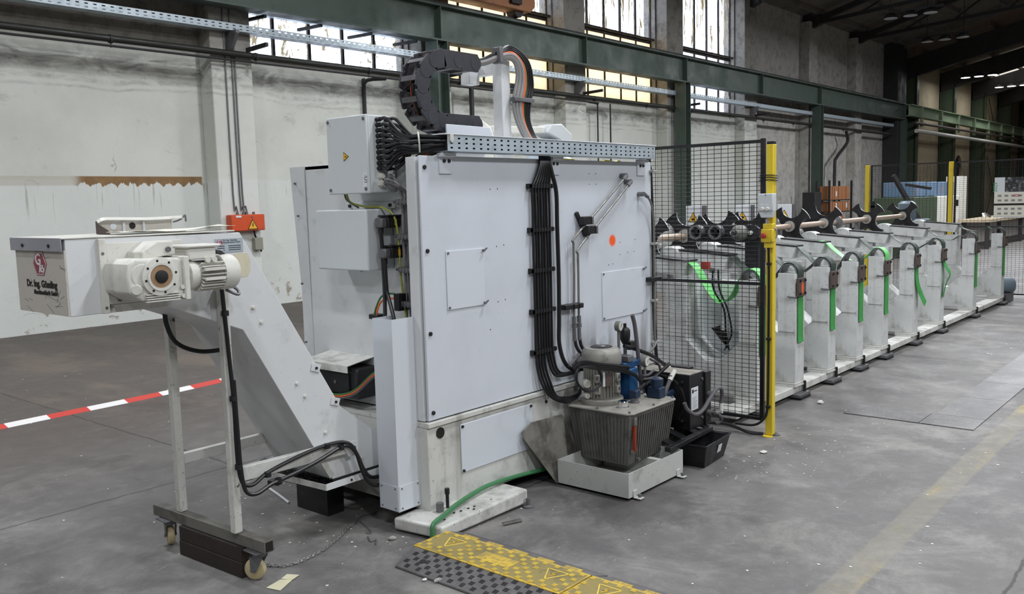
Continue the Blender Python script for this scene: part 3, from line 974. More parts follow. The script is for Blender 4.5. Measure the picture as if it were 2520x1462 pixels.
# bent guard sheet at the far end of the end wall
g = MB()
A, B, Cc, Ee, Dd = (3.165, 4.27, 1.885), (3.165, 4.41, 1.885), (3.235, 4.40, .56), (3.23, 4.325, .56), (3.168, 4.266, .56)
th = .006
def sheet(mb, pts, nrm, t):
    n = Vector(nrm).normalized() * t
    m_ = len(pts)
    P = [Vector(p) for p in pts]
    mb.add(P + [p + n for p in P], [tuple(range(m_ - 1, -1, -1)), tuple(range(m_, 2 * m_))] + [(i, (i + 1) % m_, m_ + (i + 1) % m_, m_ + i) for i in range(m_)])
    return mb
sheet(g, [A, B, Cc, Ee], (1, .1, 0), th)
g.build('guard_sheet', M['white'], MC)
sheet(MB(), [A, Ee, Dd], (1, .5, 0), th).build('guard_fold', M['white'], MC)
for zz, yy in ((1.79, 4.365), (1.6, 4.35), (1.2, 4.345), (.85, 4.335)):
    MB().cyl((3.17, yy, zz), (3.158, yy, zz), .006, 8).build('rivet', M['dull_steel'], MC)

# screws and brackets on the front
def screw(p, parent, r=.011, d=(0, -1, 0), m_='black'):
    p = Vector(p)
    return MB().lathe([(r, 0), (r, .007), (r * .8, .009)], p, d, 10).build('screw', M[m_], parent)


for z_ in (1.833, 1.416, .996, .588):
    screw((3.094, 3.2, z_), fp)
for x0 in (3.195, 4.1, 5.04):
    b = MB().box(x0, x0 + .09, 3.19, 3.2, 1.80, 1.895).box(x0 - .01, x0 + .09, 3.16, 3.2, 1.885, 1.905).build('tray_bracket', M['panel'], MC, bev=.002)
    screw((x0 + .03, 3.19, 1.865), b, .009)
    screw((x0 + .065, 3.19, 1.865), b, .009)
for x0, x1, z0, z1, nm in ((3.222, 3.512, 1.102, 1.408, 'hatch'), (4.617, 5.11, .882, 1.19, 'hatch')):
    h = MB().box(x0, x1, 3.194, 3.2, z0, z1).build(nm, M['panel'], fp, bev=.002)
    for xx in (x0 + .012, x1 - .012):
        for zz in (z0 + .012, z1 - .012):
            if xx > x0 + .1:
                MB().cyl((xx, 3.194, zz), (xx, 3.178, zz), .006, 8).build('latch_bolt', M['dull_steel'], fp)
                MB().bar((xx - .014, 3.176, zz - .004), (xx + .014, 3.176, zz + .012), .006, .008, (0, 1, 0)).build('wing', M['dull_steel'], fp)
            else:
                MB().cyl((xx, 3.194, zz), (xx, 3.188, zz), .006, 8).build('latch_bolt', M['dull_steel'], fp)
random.seed(3)
for (xx, zz) in ((3.62, 1.41), (3.68, 1.415), (3.62, 1.106), (3.68, 1.112), (3.58, 1.72), (3.64, 1.722), (3.55, .96), (3.36, 1.27), (3.345, 1.255), (4.83, 1.37), (4.83, 1.29), (4.745, 1.235), (4.70, 1.232), (5.01, 1.38), (5.0, 1.30), (4.5, 1.81), (4.57, 1.81), (4.5, 1.745), (4.57, 1.745), (4.92, 1.30)):
    MB().cyl((xx, 3.2005, zz), (xx, 3.1992, zz), .0035, 8).build('drill_hole', M['ink'], fp)
bh = MB().box(3.286, 3.885, 3.193, 3.2, .222, .486).build('base_hatch', M['panel'], MC, bev=.003)
for xx in (3.297, 3.87):
    for zz in (.234, .474):
        screw((xx, 3.193, zz), bh, .008)
MB().lathe([(.029, 0), (.029, .004)], (3.139, 3.2005, .474), (0, -1, 0), 24).build('lifting_hole', M['ink'], MC)
screw((4.02, 3.2, .47), MC, .01)
# foot beam with levelling bolt
fbm = MB().hexa([(2.885, 3.3, .012), (2.93, 3.0, .012), (3.595, 3.0, .012), (3.595, 3.3, .012), (2.885, 3.3, .075), (2.93, 3.0, .075), (3.595, 3.0, .092), (3.595, 3.3, .092)]).build('foot_beam', M['dirty_white'], MC, bev=.012, seg=3)
for (xx, yy) in ((3.0, 3.05), (3.1, 3.08), (3.14, 3.07), (3.19, 3.065), (3.23, 3.06), (3.2, 3.035), (3.36, 3.06)):
    MB().lathe([(.006, 0), (.006, .003)], (xx, yy, .0835), (0, 0, 1), 8).build('tapped_hole', M['ink'], MC)
MB().cyl((3.14, 3.165, .075), (3.14, 3.165, .155), .009, 10).build('levelling_bolt', M['blackpaint'], MC)
MB().cyl((3.14, 3.165, .155), (3.14, 3.165, .185), .013, 8).build('bolt_head', M['blackpaint'], MC)
MB().cyl((3.08, 3.16, .08), (3.08, 3.16, .125), .02, 8).build('levelling_nut', M['dull_steel'], MC)
MB().lathe([(.03, 0), (.03, .008), (.012, .014), (.012, .05)], (3.57, 2.98, 0), (0, 0, 1), 14).build('foot_pad', M['dull_steel'], MC)
MB().lathe([(.04, 0), (.04, .01), (.015, .016), (.015, .08)], (5.1, 3.4, 0), (0, 0, 1), 14).build('foot_pad', M['dull_steel'], MC)
MB().lathe([(.04, 0), (.04, .01), (.015, .016), (.015, .08)], (3.3, 4.3, 0), (0, 0, 1), 14).build('foot_pad', M['dull_steel'], MC)
MB().lathe([(.04, 0), (.04, .01), (.015, .016), (.015, .08)], (5.1, 4.3, 0), (0, 0, 1), 14).build('foot_pad', M['dull_steel'], MC)
MB().box(3.35, 5.0, 3.3, 4.3, .02, .08).build('underframe', M['blackpaint'], MC)

# ---- cable tray above the panel
us_ = [3.185]
n_ = 36
pw = (5.145 - 3.185) / n_
for i in range(n_):
    us_ += [3.185 + (i + .36) * pw, 3.185 + (i + .68) * pw]
us_.append(5.145)
vs_ = [1.91, 1.9225, 1.931, 1.946, 1.9545, 1.9695, 1.978, 1.991]
ct = grid_sheet(MB(), us_, vs_, lambda i, j: not (i % 2 == 1 and j in (1, 3, 5)), 'xz', 3.12, 3.1225).build('cable_tray', M['galv'], MC)
MB().box(3.185, 5.145, 3.1225, 3.24, 1.91, 1.9125).build('tray_bottom', M['galv'], MC)
MB().box(3.185, 5.145, 3.2375, 3.24, 1.9125, 1.991).build('tray_back', M['galv'], MC)
MB().box(3.16, 5.15, 3.115, 3.245, 1.991, 1.9965).build('tray_lid', M['panel'], MC, bev=.002)
MB().box(3.2, 5.13, 3.13, 3.232, 1.914, 1.97).build('tray_filling', M['black'], MC)
MB().prism([(3.197, 1.995), (3.222, 1.995), (3.222, 1.962), (3.2095, 1.95), (3.197, 1.962)], 'xz', 3.113, 3.12).build('lid_clip', M['castwhite'], MC)

# ---- junction box on the end wall, warning sign and glands
jb = MB().box(2.99, 3.165, 3.485, 3.80, 1.715, 2.108).build('junction_box', M['box_grey'], MC, bev=.006)
MB().box(2.972, 2.99, 3.482, 3.803, 1.712, 2.11).build('lid', M['box_grey'], jb, bev=.006)
for yy in (3.5, 3.785):
    for zz in (1.735, 2.088):
        MB().cyl((2.972, yy, zz), (2.967, yy, zz), .008, 10).build('lid_screw', M['dull_steel'], jb)
# triangle points to the right in the picture
def sign_on_box():
    c = Vector((2.9715, 3.655, 1.905))
    X, Y = Vector((0, 0, -1)), Vector((0, -1, 0))
    Z = Vector((-1, 0, 0))
    for (s, dz, m_, nm) in ((.042, 0, 'ink', 'warning_sign'), (.033, .0008, 'sign', 'yellow_field')):
        pts = [c + (X * u + Y * v) * s + Z * dz for u, v in ((-.58, -.33), (.58, -.33), (0, .67))]
        sheet(MB(), pts, Z, .0008).build(nm, M[m_], jb)
    zig = [(.04, .42), (-.14, .02), (.0, .04), (-.06, -.24), (.14, .14), (.02, .12), (.12, .42)]
    sheet(MB(), [c + (X * u + Y * v) * .033 + Z * .0016 for u, v in zig], Z, .0006).build('bolt_symbol', M['ink'], jb)
sign_on_box()
MB().box(2.9705, 2.972, 3.493, 3.52, 1.745, 1.815).build('name_label', M['label'], jb)
text('lettering', '-U1', .03, M['ink'], jb, (2.9700, 3.51, 1.808), (0, 0, -1), (0, -1, 0), .0006)
JBG = []
for i in range(10):
    for j, xx in enumerate((3.045, 3.105)):
        z_ = 2.085 - i * .0275
        g_ = MB().cyl((xx, 3.485, z_), (xx, 3.455, z_), .0115, 10).build('gland', M['black'], jb)
        JBG.append((xx, 3.455, z_, i, j))
for i, z_ in enumerate((1.80, 1.762)):
    MB().lathe([(.019, 0), (.019, .014), (.014, .016), (.014, .028)], (3.055, 3.485, z_), (0, -1, 0), 6).build('gland', M['castwhite'], jb)
    MB().lathe([(.013, 0), (.013, .014), (.01, .02)], (3.12, 3.485, z_), (0, -1, 0), 6).build('gland', M['castwhite'], jb)
# black cables from the box into the tray
for k_, (xx, yy, z_, i, j) in enumerate(JBG):
    row = (i * 2 + j) / 19
    zt = 1.982 - row * .062
    yt = 3.135 + j * .05 + (i % 3) * .012
    s_ = random.uniform(-.006, .006)
    if i < 5:
        pts = [(xx, yy, z_), (xx, yy - .05, z_ - .002), (xx + .03, yy - .13, z_ - .035 * (5 - i) * .5), (3.13, yt + .12, zt + .012 + s_), (3.2, yt + .02, zt), (3.3, yt, zt - .004)]
    else:
        pts = [(xx, yy, z_), (xx, yy - .05, z_), (xx + .02, yy - .12, z_ + .02 * (i - 4) * .6), (3.12, yt + .13, zt - .014 + s_), (3.19, yt + .03, zt), (3.3, yt, zt)]
    MB().tube(pts, .0085, 7, 5).build('cable', M['cable'], MC)
MB().ring((3.125, 3.27, 1.958), (.75, -.65, .05), .05, .054, .008, 16).build('cable_tie', M['castwhite'], MC)
# vertical run of mixed cables beside the panel
run = [('cable_grey', .009, 3.415), ('cable_grey', .007, 3.395), ('cable_dark', .010, 3.378), ('cable_dark', .0125, 3.352), ('cable_orange', .009, 3.325), ('cable_grey', .006, 3.312), ('cable_green', .008, 3.298), ('cable_grey', .008, 3.28), ('cable_dark', .008, 3.36), ('cable_grey', .007, 3.337)]
for i, (m_, r_, yy) in enumerate(run):
    xx = 3.135 + (.012 if i in (1, 5, 8, 9) else 0)
    if i in (0, 1, 2):
        top = [(3.055 if i else 3.12, 3.455, 1.80 - .02 * i), (3.07, 3.435, 1.80 - .02 * i), (3.11, yy + .02, 1.775 - .02 * i), (xx, yy, 1.70)]
    else:
        top = [(3.32, 3.16 + .008 * i, 1.93), (3.2, 3.2 + .01 * i, 1.928 - .004 * i), (3.15, yy - .05, 1.90 - .004 * i), (xx, yy, 1.82), (xx, yy, 1.74)]
    pts = top + [(xx + random.uniform(-.004, .004), yy + random.uniform(-.003, .003), z_) for z_ in (1.62, 1.5, 1.38, 1.26, 1.14, 1.0)]
    MB().tube(pts, r_, 7, 4).build('cable', M[m_], MC)
for z_ in (1.665, 1.487, 1.315, 1.135):
    r_ = MB().box(3.1, 3.168, 3.27, 3.43, z_ - .008, z_ + .008).build('clamp_rail', M['dull_steel'], MC, bev=.002)
    for i in range(6):
        y0 = 3.276 + i * .026
        MB().box(3.098, 3.128, y0, y0 + .02, z_ - .016, z_ + .014).build('cable_clamp', M['dull_steel'], r_, bev=.003)
    MB().cyl((3.11, 3.43, z_), (3.11, 3.45, z_), .008, 8).build('clamp_bolt', M['dull_steel'], r_)
# earth wire from box to box
MB().tube([(3.02, 3.72, 1.715), (3.03, 3.70, 1.67), (3.06, 3.62, 1.645), (3.08, 3.52, 1.64), (3.1, 3.45, 1.60), (3.11, 3.43, 1.5), (3.115, 3.425, 1.3), (3.12, 3.415, 1.15), (3.12, 3.40, 1.05)], .0055, 6, 5).build('earth_wire', M['cable_yellow'], MC)
MB().tube([(3.02, 3.735, 1.715), (3.02, 3.715, 1.68), (3.05, 3.66, 1.64)], .005, 6, 4).build('earth_wire', M['cable_dark'], MC)

# ---- lower terminal box with two plug connectors
tb = MB().box(2.985, 3.165, 3.525, 3.945, 1.312, 1.632).build('terminal_box', M['box_grey'], MC, bev=.008)
MB().box(3.158, 3.17, 3.50, 3.9, 1.632, 1.668).build('flange', M['white'], tb, bev=.002)
for yy in (3.53, 3.86):
    MB().cyl((3.158, yy, 1.65), (3.148, yy, 1.65), .009, 10).build('flange_screw', M['black'], tb)
MB().cyl((3.158, 3.78, 1.3), (3.145, 3.78, 1.3), .009, 10).build('flange_screw', M['black'], tb)
for (zz, yy, L) in ((1.565, 3.49, 0), (1.408, 3.47, 1)):
    cn = MB().box(3.06, 3.15, yy - .045, yy + .02, zz - .032, zz + .026).build('connector_hood', M['blackpaint'], MC, bev=.006)
    MB().box(3.02, 3.06, yy - .04, yy + .016, zz - .03, zz + .02).build('hood_cap', M['dull_steel'], cn, bev=.008)
    MB().box(3.055, 3.16, yy - .05, yy + .025, zz + .026, zz + .034).build('locking_lever', M['black'], cn)
    MB().box(3.105, 3.118, yy - .048, yy - .044, zz - .02, zz + .012).build('yellow_tag', M['sign'], cn)
    MB().cyl((3.04, yy - .01, zz - .03), (3.04, yy - .01, zz - .06), .014, 10).build('cable_gland', M['black'], cn)
    MB().tube([(3.04, yy - .01, zz - .06), (3.04, yy - .015, zz - .2), (3.03, yy - .03, 1.2), (3.0, yy - .06 - .05 * L, 1.06), (3.0, yy - .07 - .05 * L, .95)], .0105, 8, 5).build('cable', M['cable'], MC)

# ---- open-topped cable duct at the corner
d_ = MB()
d_.box(2.9, 2.904, 3.27, 3.41, .102, 1.085)
MB().prism([(2.9, 3.27), (3.05, 3.27), (3.05, 3.274), (2.904, 3.274), (2.904, 3.41), (3.05, 3.41), (3.05, 3.414), (2.9, 3.414)], 'xy', .102, 1.085).build('cable_duct', M['panel'], MC)
dc = MB().box(2.897, 2.9, 3.275, 3.402, .107, .235).build('duct_cover', M['panel'], MC)
MB().box(2.905, 3.045, 3.267, 3.27, .107, .235).build('duct_cover', M['panel'], MC)
for yy in (3.29, 3.39):
    for zz in (.12, .222):
        MB().cyl((2.897, yy, zz), (2.893, yy, zz), .004, 8).build('cover_screw', M['dull_steel'], MC)
for xx in (2.92, 3.03):
    for zz in (.12, .222):
        MB().cyl((xx, 3.267, zz), (xx, 3.263, zz), .004, 8).build('cover_screw', M['dull_steel'], MC)
# small green and orange loops above the duct
for m_, r_, dz in (('cable_green', .0055, .025), ('cable_orange', .0055, 0)):
    MB().tube([(3.11, 3.42, 1.155 + dz), (3.08, 3.47, 1.165 + dz), (3.05, 3.51, 1.15 + dz), (3.03, 3.525 + dz * .6, 1.10), (3.03, 3.525 + dz * .6, 1.06)], r_, 6, 5).build('cable', M[m_], MC)
MB().box(3.08, 3.15, 3.41, 3.45, 1.10, 1.19).build('plug_block', M['blackpaint'], MC, bev=.003)
MB().box(3.0, 3.06, 3.49, 3.56, 1.06, 1.085).build('clamp_block', M['blackpaint'], MC, bev=.003)

# ---- sheltered black drive on the end wall
dg_ = MB()
sheet(dg_, [(3.17, 3.73, .815), (3.17, 4.12, .815), (2.98, 4.12, .79), (2.98, 3.73, .79)], (0, 0, 1), .004)
dg_.build('drive_canopy', M['dirty_white'], MC)
MB().box(2.978, 2.982, 3.73, 4.12, .755, .792).build('canopy_lip', M['dirty_white'], MC)
MB().box(3.165, 3.172, 3.655, 3.73, .745, .815).build('canopy_ear', M['dirty_white'], MC, bev=.004)
MB().cyl((3.165, 3.68, .79), (3.155, 3.68, .79), .008, 8).build('ear_screw', M['black'], MC)
dr = MB().box(3.02, 3.17, 3.70, 4.08, .6, .775).build('drive_motor', M['blackpaint'], MC, bev=.02)
MB().box(3.005, 3.02, 3.76, 3.98, .63, .745).build('drive_cover', M['black'], dr, bev=.004)
MB().cyl((3.005, 3.87, .69), (3.0, 3.87, .69), .01, 10).build('cover_screw', M['dull_steel'], dr)
for m_, dz in (('cable_dark', 0), ('cable_orange', .012), ('cable_green', .02)):
    MB().tube([(3.03, 4.05, .62 + dz), (2.99, 3.93, .605 + dz), (2.985, 3.8, .61 + dz), (2.99, 3.68, .65 + dz), (3.0, 3.56, .74 + dz), (3.0, 3.45, .8 + dz)], .006, 6, 5).build('cable', M[m_], MC)

# ---- drag chain loop on the roof
DC = (3.42, 2.245)
R_IN, R_OUT = .118, .215
R_M = (R_IN + R_OUT) / 2
H2 = (R_OUT - R_IN) / 2
Y0c, Y1c = 3.35, 3.485


M['chain_bar'] = mat('worn_chain_cross_bar', '5c5a5d', .5, dirt='3b3a3f', amt=.4, scale=18)


def link(p, ang, ln, last=False):
    """one chain link: centre p in xz, direction ang, length ln"""
    ux, uz = math.cos(ang), math.sin(ang)
    vx, vz = -uz, ux

    def pt(a, b):
        return (p[0] + ux * a + vx * b, p[1] + uz * a + vz * b)
    L = ln / 2 + .004
    outline = [pt(-L + .006, -H2), pt(L - .006, -H2), pt(L, -H2 * .8), pt(L, H2 * .8), pt(L - .006, H2), pt(-L + .006, H2), pt(-L, H2 * .8), pt(-L, -H2 * .8)]
    o = MB().prism(outline, 'xz', Y0c, Y0c + .012).build('chain_link', M['chain'], MC, bev=.0015)
    MB().prism(outline, 'xz', Y1c - .012, Y1c).build('side_plate', M['chain'], o, bev=.003)
    for s in (-1, 1):
        q = [pt(-ln * .16, s * H2 * .96), pt(ln * .16, s * H2 * .96), pt(ln * .16, s * H2 * .78), pt(-ln * .16, s * H2 * .78)]
        MB().prism(q, 'xz', Y0c + .012, Y1c - .012).build('cross_bar', M['chain_bar'], o)
    disc = MB().lathe([(H2 * .86, 0), (H2 * .84, .0016)], (p[0] + ux * ln * .36, Y0c, p[1] + uz * ln * .36), (0, -1, 0), 20)
    disc.build('pivot_disc', M['chain'], o)
    return o


for i in range(2):
    link((3.485 + i * .13, DC[1] + R_M), 0, .13)
na = 6
for i in range(na):
    a = math.pi / 2 + math.pi * (i + .5) / na
    link((DC[0] + R_M * math.cos(a), DC[1] + R_M * math.sin(a)), a + math.pi / 2, math.pi * R_M / na)
for i in range(2):
    link((3.485 + i * .13, DC[1] - R_M), 0, .13)
for m_, dy, r_, dr_ in (('cable', .03, .012, .012), ('cable_orange', .085, .009, 0), ('cable', .06, .011, .016)):
    pts = [(3.7, Y0c + dy, DC[1] + R_M + dr_ * .3)] + [(DC[0] + (R_M + dr_) * math.cos(a), Y0c + dy, DC[1] + (R_M + dr_) * math.sin(a)) for a in [math.pi / 2 + math.pi * k / 8 for k in range(9)]] + [(3.72, Y0c + dy, DC[1] - R_M)]
    MB().tube(pts, r_, 7, 3).build('chain_cable', M[m_], MC)
MB().prism([(3.38, 2.005), (3.735, 2.005), (3.74, 2.02), (3.725, 2.064), (3.38, 2.067)], 'xz', 3.315, 3.325).build('trough_side', M['panel'], MC, bev=.003)
MB().box(3.38, 3.74, 3.325, 3.5, 2.003, 2.012).build('chain_trough', M['panel'], MC, bev=.003)
MB().box(3.42, 3.72, 3.36, 3.48, 1.885, 2.003).build('trough_stand', M['white'], MC)
# white gantry post carrying the cables
MB().box(3.885, 3.96, 3.36, 3.43, 1.885, 2.455).build('gantry_post', M['white'], MC, bev=.004)
MB().box(3.887, 3.958, 3.43, 3.60, 2.385, 2.455).build('gantry_arm', M['white'], MC, bev=.004)
MB().box(3.86, 3.96, 3.56, 3.80, 2.45, 2.476).build('arm_bracket', M['white'], MC, bev=.006)
MB().prism([(3.53, 2.33), (3.60, 2.33), (3.60, 2.45), (3.53, 2.45)], 'yz', 3.80, 3.887).build('arm_plate', M['white'], MC, bev=.004)
bundle = [('cable_grey', .017, 0), ('cable_grey', .014, -.028), ('cable_orange', .012, .024), ('cable_green', .007, .04), ('cable', .010, .055), ('cable', .010, .075), ('cable', .010, .095), ('cable_grey', .009, -.05)]
for m_, r_, d in bundle:
    e = d
    pts = [(3.69, 3.40, 2.415 + d * .15), (3.76, 3.37, 2.43 + d * .2), (3.84, 3.34, 2.462 + d * .3), (3.94, 3.325, 2.478 + d * .5), (4.015 + e * .7, 3.325, 2.42 + d * .4),
           (4.03 + e, 3.33, 2.33), (4.0 + e, 3.33, 2.22), (4.01 + e * .8, 3.33, 2.12), (4.05 + e * .7, 3.31, 2.02), (4.08 + e * .6, 3.26, 1.95)]
    MB().tube(pts, r_, 8, 5).build('cable', M[m_], MC)
for (c_, s_) in (((3.835, 3.34, 2.47), (.014, .03, .045)), ((4.02, 3.32, 2.235), (.09, .018, .012))):
    MB().box(c_[0] - s_[0], c_[0] + s_[0], c_[1] - s_[1], c_[1] + s_[1], c_[2] - s_[2], c_[2] + s_[2]).build('cable_clamp', M['dull_steel'], MC, bev=.004)
MB().box(3.955, 4.0, 3.36, 3.40, 2.30, 2.33).build('clamp_foot', M['dull_steel'], MC)
MB().box(3.955, 4.0, 3.33, 3.40, 2.225, 2.245).build('clamp_foot', M['dull_steel'], MC)
# white duct with elbow and a small dome on the roof
MB().bar((4.6, 4.1, 2.145), (5.3, 4.15, 2.175), .05, .055).build('roof_duct', M['castwhite'], MC, bev=.01)
MB().prism([(5.22, 2.15), (5.27, 2.215), (5.40, 2.225), (5.53, 2.15), (5.53, 2.09), (5.40, 2.09)], 'xz', 4.08, 4.22).build('duct_elbow', M['box_grey'], MC, bev=.012)
MB().lathe([(.2, 0), (.2, .06), (.12, .13), (.09, .2)], (5.3, 4.15, 1.885), (0, 0, 1), 18).build('duct_cone', M['galv'], MC)
MB().lathe([(.1, 0), (.12, .1), (.12, .2), (.1, .26), (.05, .3)], (4.35, 4.0, 1.885), (0, 0, 1), 16).build('filter_dome', M['castwhite'], MC)
for x0, x1 in ((4.3, 4.45), (4.75, 4.85), (4.9, 4.96)):
    MB().prism([(x0, 1.885), (x1, 1.885), (x1 - .02, 1.9), (x0 + .01, 1.902)], 'xz', 3.26, 3.29).build('yellow_strip', M['yellow'], MC)

# ---- black cable bundle down the front
for i in range(7):
    x0 = 3.916 + i * .0255
    pts = [(4.0 + i * .012, 3.2 - .012, 1.905), (3.99 + i * .0125, 3.178, 1.86), (3.955 + i * .02, 3.178, 1.79), (x0, 3.18, 1.72)]
    pts += [(x0 + random.uniform(-.0015, .0015), 3.18, z_) for z_ in (1.6, 1.4, 1.2, 1.0, .8)]
    if i < 4:
        pts += [(x0 + .004, 3.175, .68), (x0 + .035, 3.165, .58), (x0 + .10 - .01 * i, 3.15, .50), (4.12 + .012 * i, 3.13, .455 + .008 * i), (4.2 + .01 * i, 3.12, .462 + .008 * i), (4.262, 3.12, .49 + .01 * i)]
    else:
        pts += [(x0 + .003, 3.176, .74), (x0 + .025, 3.17, .66), (x0 + .07, 3.16, .60 + .004 * i), (4.22, 3.14, .59 + .006 * i), (4.30, 3.12, .60 + .008 * i)]
    MB().tube(pts, .0078, 8, 5).build('cable', M['cable'], MC)
MB().tube([(4.08, 3.19, 1.905), (4.09, 3.175, 1.82), (4.125, 3.17, 1.7), (4.13, 3.172, 1.5), (4.135, 3.172, 1.2), (4.13, 3.172, .95), (4.125, 3.17, .8), (4.16, 3.155, .68), (4.25, 3.14, .625), (4.32, 3.12, .63)], .0125, 8, 5).build('cable', M['cable'], MC)
for z_ in (1.735, 1.487, 1.254, 1.018, .781):
    r_ = MB().box(3.885, 4.1, 3.168, 3.172, z_ - .011, z_ + .011).box(3.885, 3.897, 3.168, 3.2, z_ - .016, z_ + .014).build('cable_rack', M['black'], MC)
    for i in range(8):
        xx = 3.903 + i * .0255
        MB().box(xx - .003, xx + .003, 3.164, 3.199, z_ - .013, z_ + .013).build('rack_finger', M['black'], r_)
MB().box(4.262, 4.275, 3.06, 3.14, .44, .62).build('bulkhead_plate', M['box_grey'], MC, bev=.004)
MB().box(4.275, 4.34, 3.09, 3.2, .60, .605).build('bulkhead_shelf', M['white'], MC)

# ---- hydraulic pipes on the panel
for (a, b, c) in (((4.849, 1.798), (4.271, 1.414), 4.263), ((4.9, 1.759), (4.314, 1.351), 4.312)):
    pts = [(a[0], 3.2, a[1]), (a[0], 3.165, a[1] - .002), (a[0] - .02, 3.155, a[1] - .015), lerp((a[0], 3.155, a[1]), (b[0], 3.16, b[1]), .5), (b[0] + .012, 3.16, b[1] + .012), (b[0], 3.16, b[1] - .03), (b[0], 3.16, 1.2), (c, 3.16, .95)]
    MB().tube(pts, .0075, 8, 6).build('hydraulic_pipe', M['steel'], MC)
    MB().cyl((a[0], 3.2, a[1]), (a[0], 3.15, a[1]), .016, 8).build('pipe_fitting', M['dull_steel'], MC)
    MB().cyl((a[0], 3.155, a[1]), (a[0] - .035, 3.155, a[1] - .025), .013, 8).build('pipe_fitting', M['dull_steel'], MC)
    for z0, z1, rr in ((.95, .91, .013), (.905, .88, .016), (.875, .80, .012)):
        MB().cyl((c, 3.16, z0), (c + .002, 3.16, z1), rr, 8).build('pipe_union', M['dull_steel'], MC)
    MB().tube([(c + .002, 3.16, .82), (c + .01, 3.15, .76), (c + .05, 3.12, .69), (c + .11, 3.08, .63), (c + .13, 3.06, .58)], .0105, 8, 5).build('hose', M['cable'], MC)
MB().bar((4.345, 3.19, 1.575), (4.44, 3.19, 1.43), .02, .02, (0, 1, 0)).build('clamp_bar', M['blackpaint'], MC)
for (xx, zz) in ((4.405, 1.52), (4.45, 1.462)):
    MB().bar((xx - .05, 3.16, zz + .004), (xx + .035, 3.16, zz + .006), .05, .04, (0, 1, 0)).build('pipe_clamp', M['blackpaint'], MC, bev=.004)
    MB().box(xx + .03, xx + .045, 3.135, 3.18, zz - .02, zz + .025).build('clamp_end', M['dull_steel'], MC)
MB().box(4.165, 4.25, 3.145, 3.2, 1.0, 1.03).build('pipe_clamp', M['blackpaint'], MC, bev=.004)
for xx in (4.262, 4.312):
    MB().box(xx - .02, xx + .02, 3.135, 3.19, 1.0, 1.03).build('pipe_clamp', M['blackpaint'], MC, bev=.004)
# single pipe and black cable at the right edge
pts = [(5.055, 3.2, 1.678), (5.055, 3.165, 1.678), (5.09, 3.158, 1.67), (5.15, 3.16, 1.62), (5.19, 3.165, 1.53), (5.205, 3.17, 1.42), (5.205, 3.17, 1.1), (5.205, 3.17, .72), (5.2, 3.16, .66), (5.1, 3.14, .62), (4.97, 3.12, .6)]
MB().tube(pts, .0075, 8, 5).build('hydraulic_pipe', M['steel'], MC)
MB().cyl((5.055, 3.2, 1.678), (5.055, 3.15, 1.678), .015, 8).build('pipe_fitting', M['dull_steel'], MC)
MB().cyl((5.07, 3.158, 1.676), (5.11, 3.158, 1.66), .013, 8).build('pipe_fitting', M['dull_steel'], MC)
MB().tube([(5.2, 3.22, 1.9), (5.235, 3.215, 1.85), (5.24, 3.21, 1.7), (5.245, 3.2, 1.3), (5.245, 3.2, .9), (5.245, 3.19, .62), (5.26, 3.18, .45)], .012, 8, 5).build('cable', M['cable'], MC)
for z_ in (1.10,):
    MB().box(5.14, 5.27, 3.15, 3.2, z_ - .015, z_ + .015).build('pipe_clamp', M['blackpaint'], MC, bev=.004)
for z_ in (1.83, 1.34, .95, .66):
    MB().box(5.195, 5.25, 3.165, 3.2, z_ - .008, z_ + .008).build('pipe_clip', M['castgrey'], MC, bev=.003)

# ---- green hose along the base and over the foot beam
tag(MB().tube([(4.0, 3.17, .075), (3.7, 3.165, .105), (3.45, 3.16, .118), (3.25, 3.13, .112), (3.1, 3.09, .108), (3.0, 3.055, .103), (2.935, 3.04, .098), (2.905, 3.035, .085), (2.895, 3.03, .05), (2.892, 3.025, .016)], .0125, 8, 6).build('green_hose', M['greenhose']),
    'green hose lying over the white foot beam along the machine base', 'hose')


# ================================================================ CHIP CONVEYOR ON ITS WHEELED STAND
CV = thing('chip_conveyor', 'white inclined chip conveyor on a wheeled stand with gear motor', 'conveyor', (2.1, 3.7, 0))
YN, YF = 3.5, 3.965
prof = [(1.466, 1.252), (1.86, 1.252), (2.214, 1.107), (2.672, .292), (3.04, .292), (3.04, .42), (2.978, .464), (2.742, .652), (2.227, 1.546), (1.466, 1.552)]
hs = MB().prism(prof, 'xz', YN, YF).build('housing', M['white'], CV, bev=.003)
# bottom sheet closing the incline, a little proud of the side sheets
# end face sheet and lid cap
M['lid_grey'] = mat('grey_lid_paint', '9a9ba2', .45, dirt='77777c', amt=.3, scale=8)
M['end_beige'] = mat('scratched_beige_paint', 'c6c0b6', .55, dirt='8f877c', amt=.28, scale=9, speck=.3)
ef = MB().box(1.46, 1.466, YN, YF, 1.254, 1.51).build('end_sheet', M['end_beige'], CV)
MB().box(1.452, 2.2, YN - .004, YF + .015, 1.552, 1.558).build('lid', M['castwhite'], CV, bev=.002)
MB().box(1.447, 1.4515, YN - .006, YF + .016, 1.505, 1.5575).build('lid_lip', M['lid_grey'], CV, bev=.0015)
for yy in (3.6, 3.85):
    MB().cyl((1.449, yy, 1.527), (1.442, yy, 1.527), .007, 8).build('lid_screw', M['black'], CV)
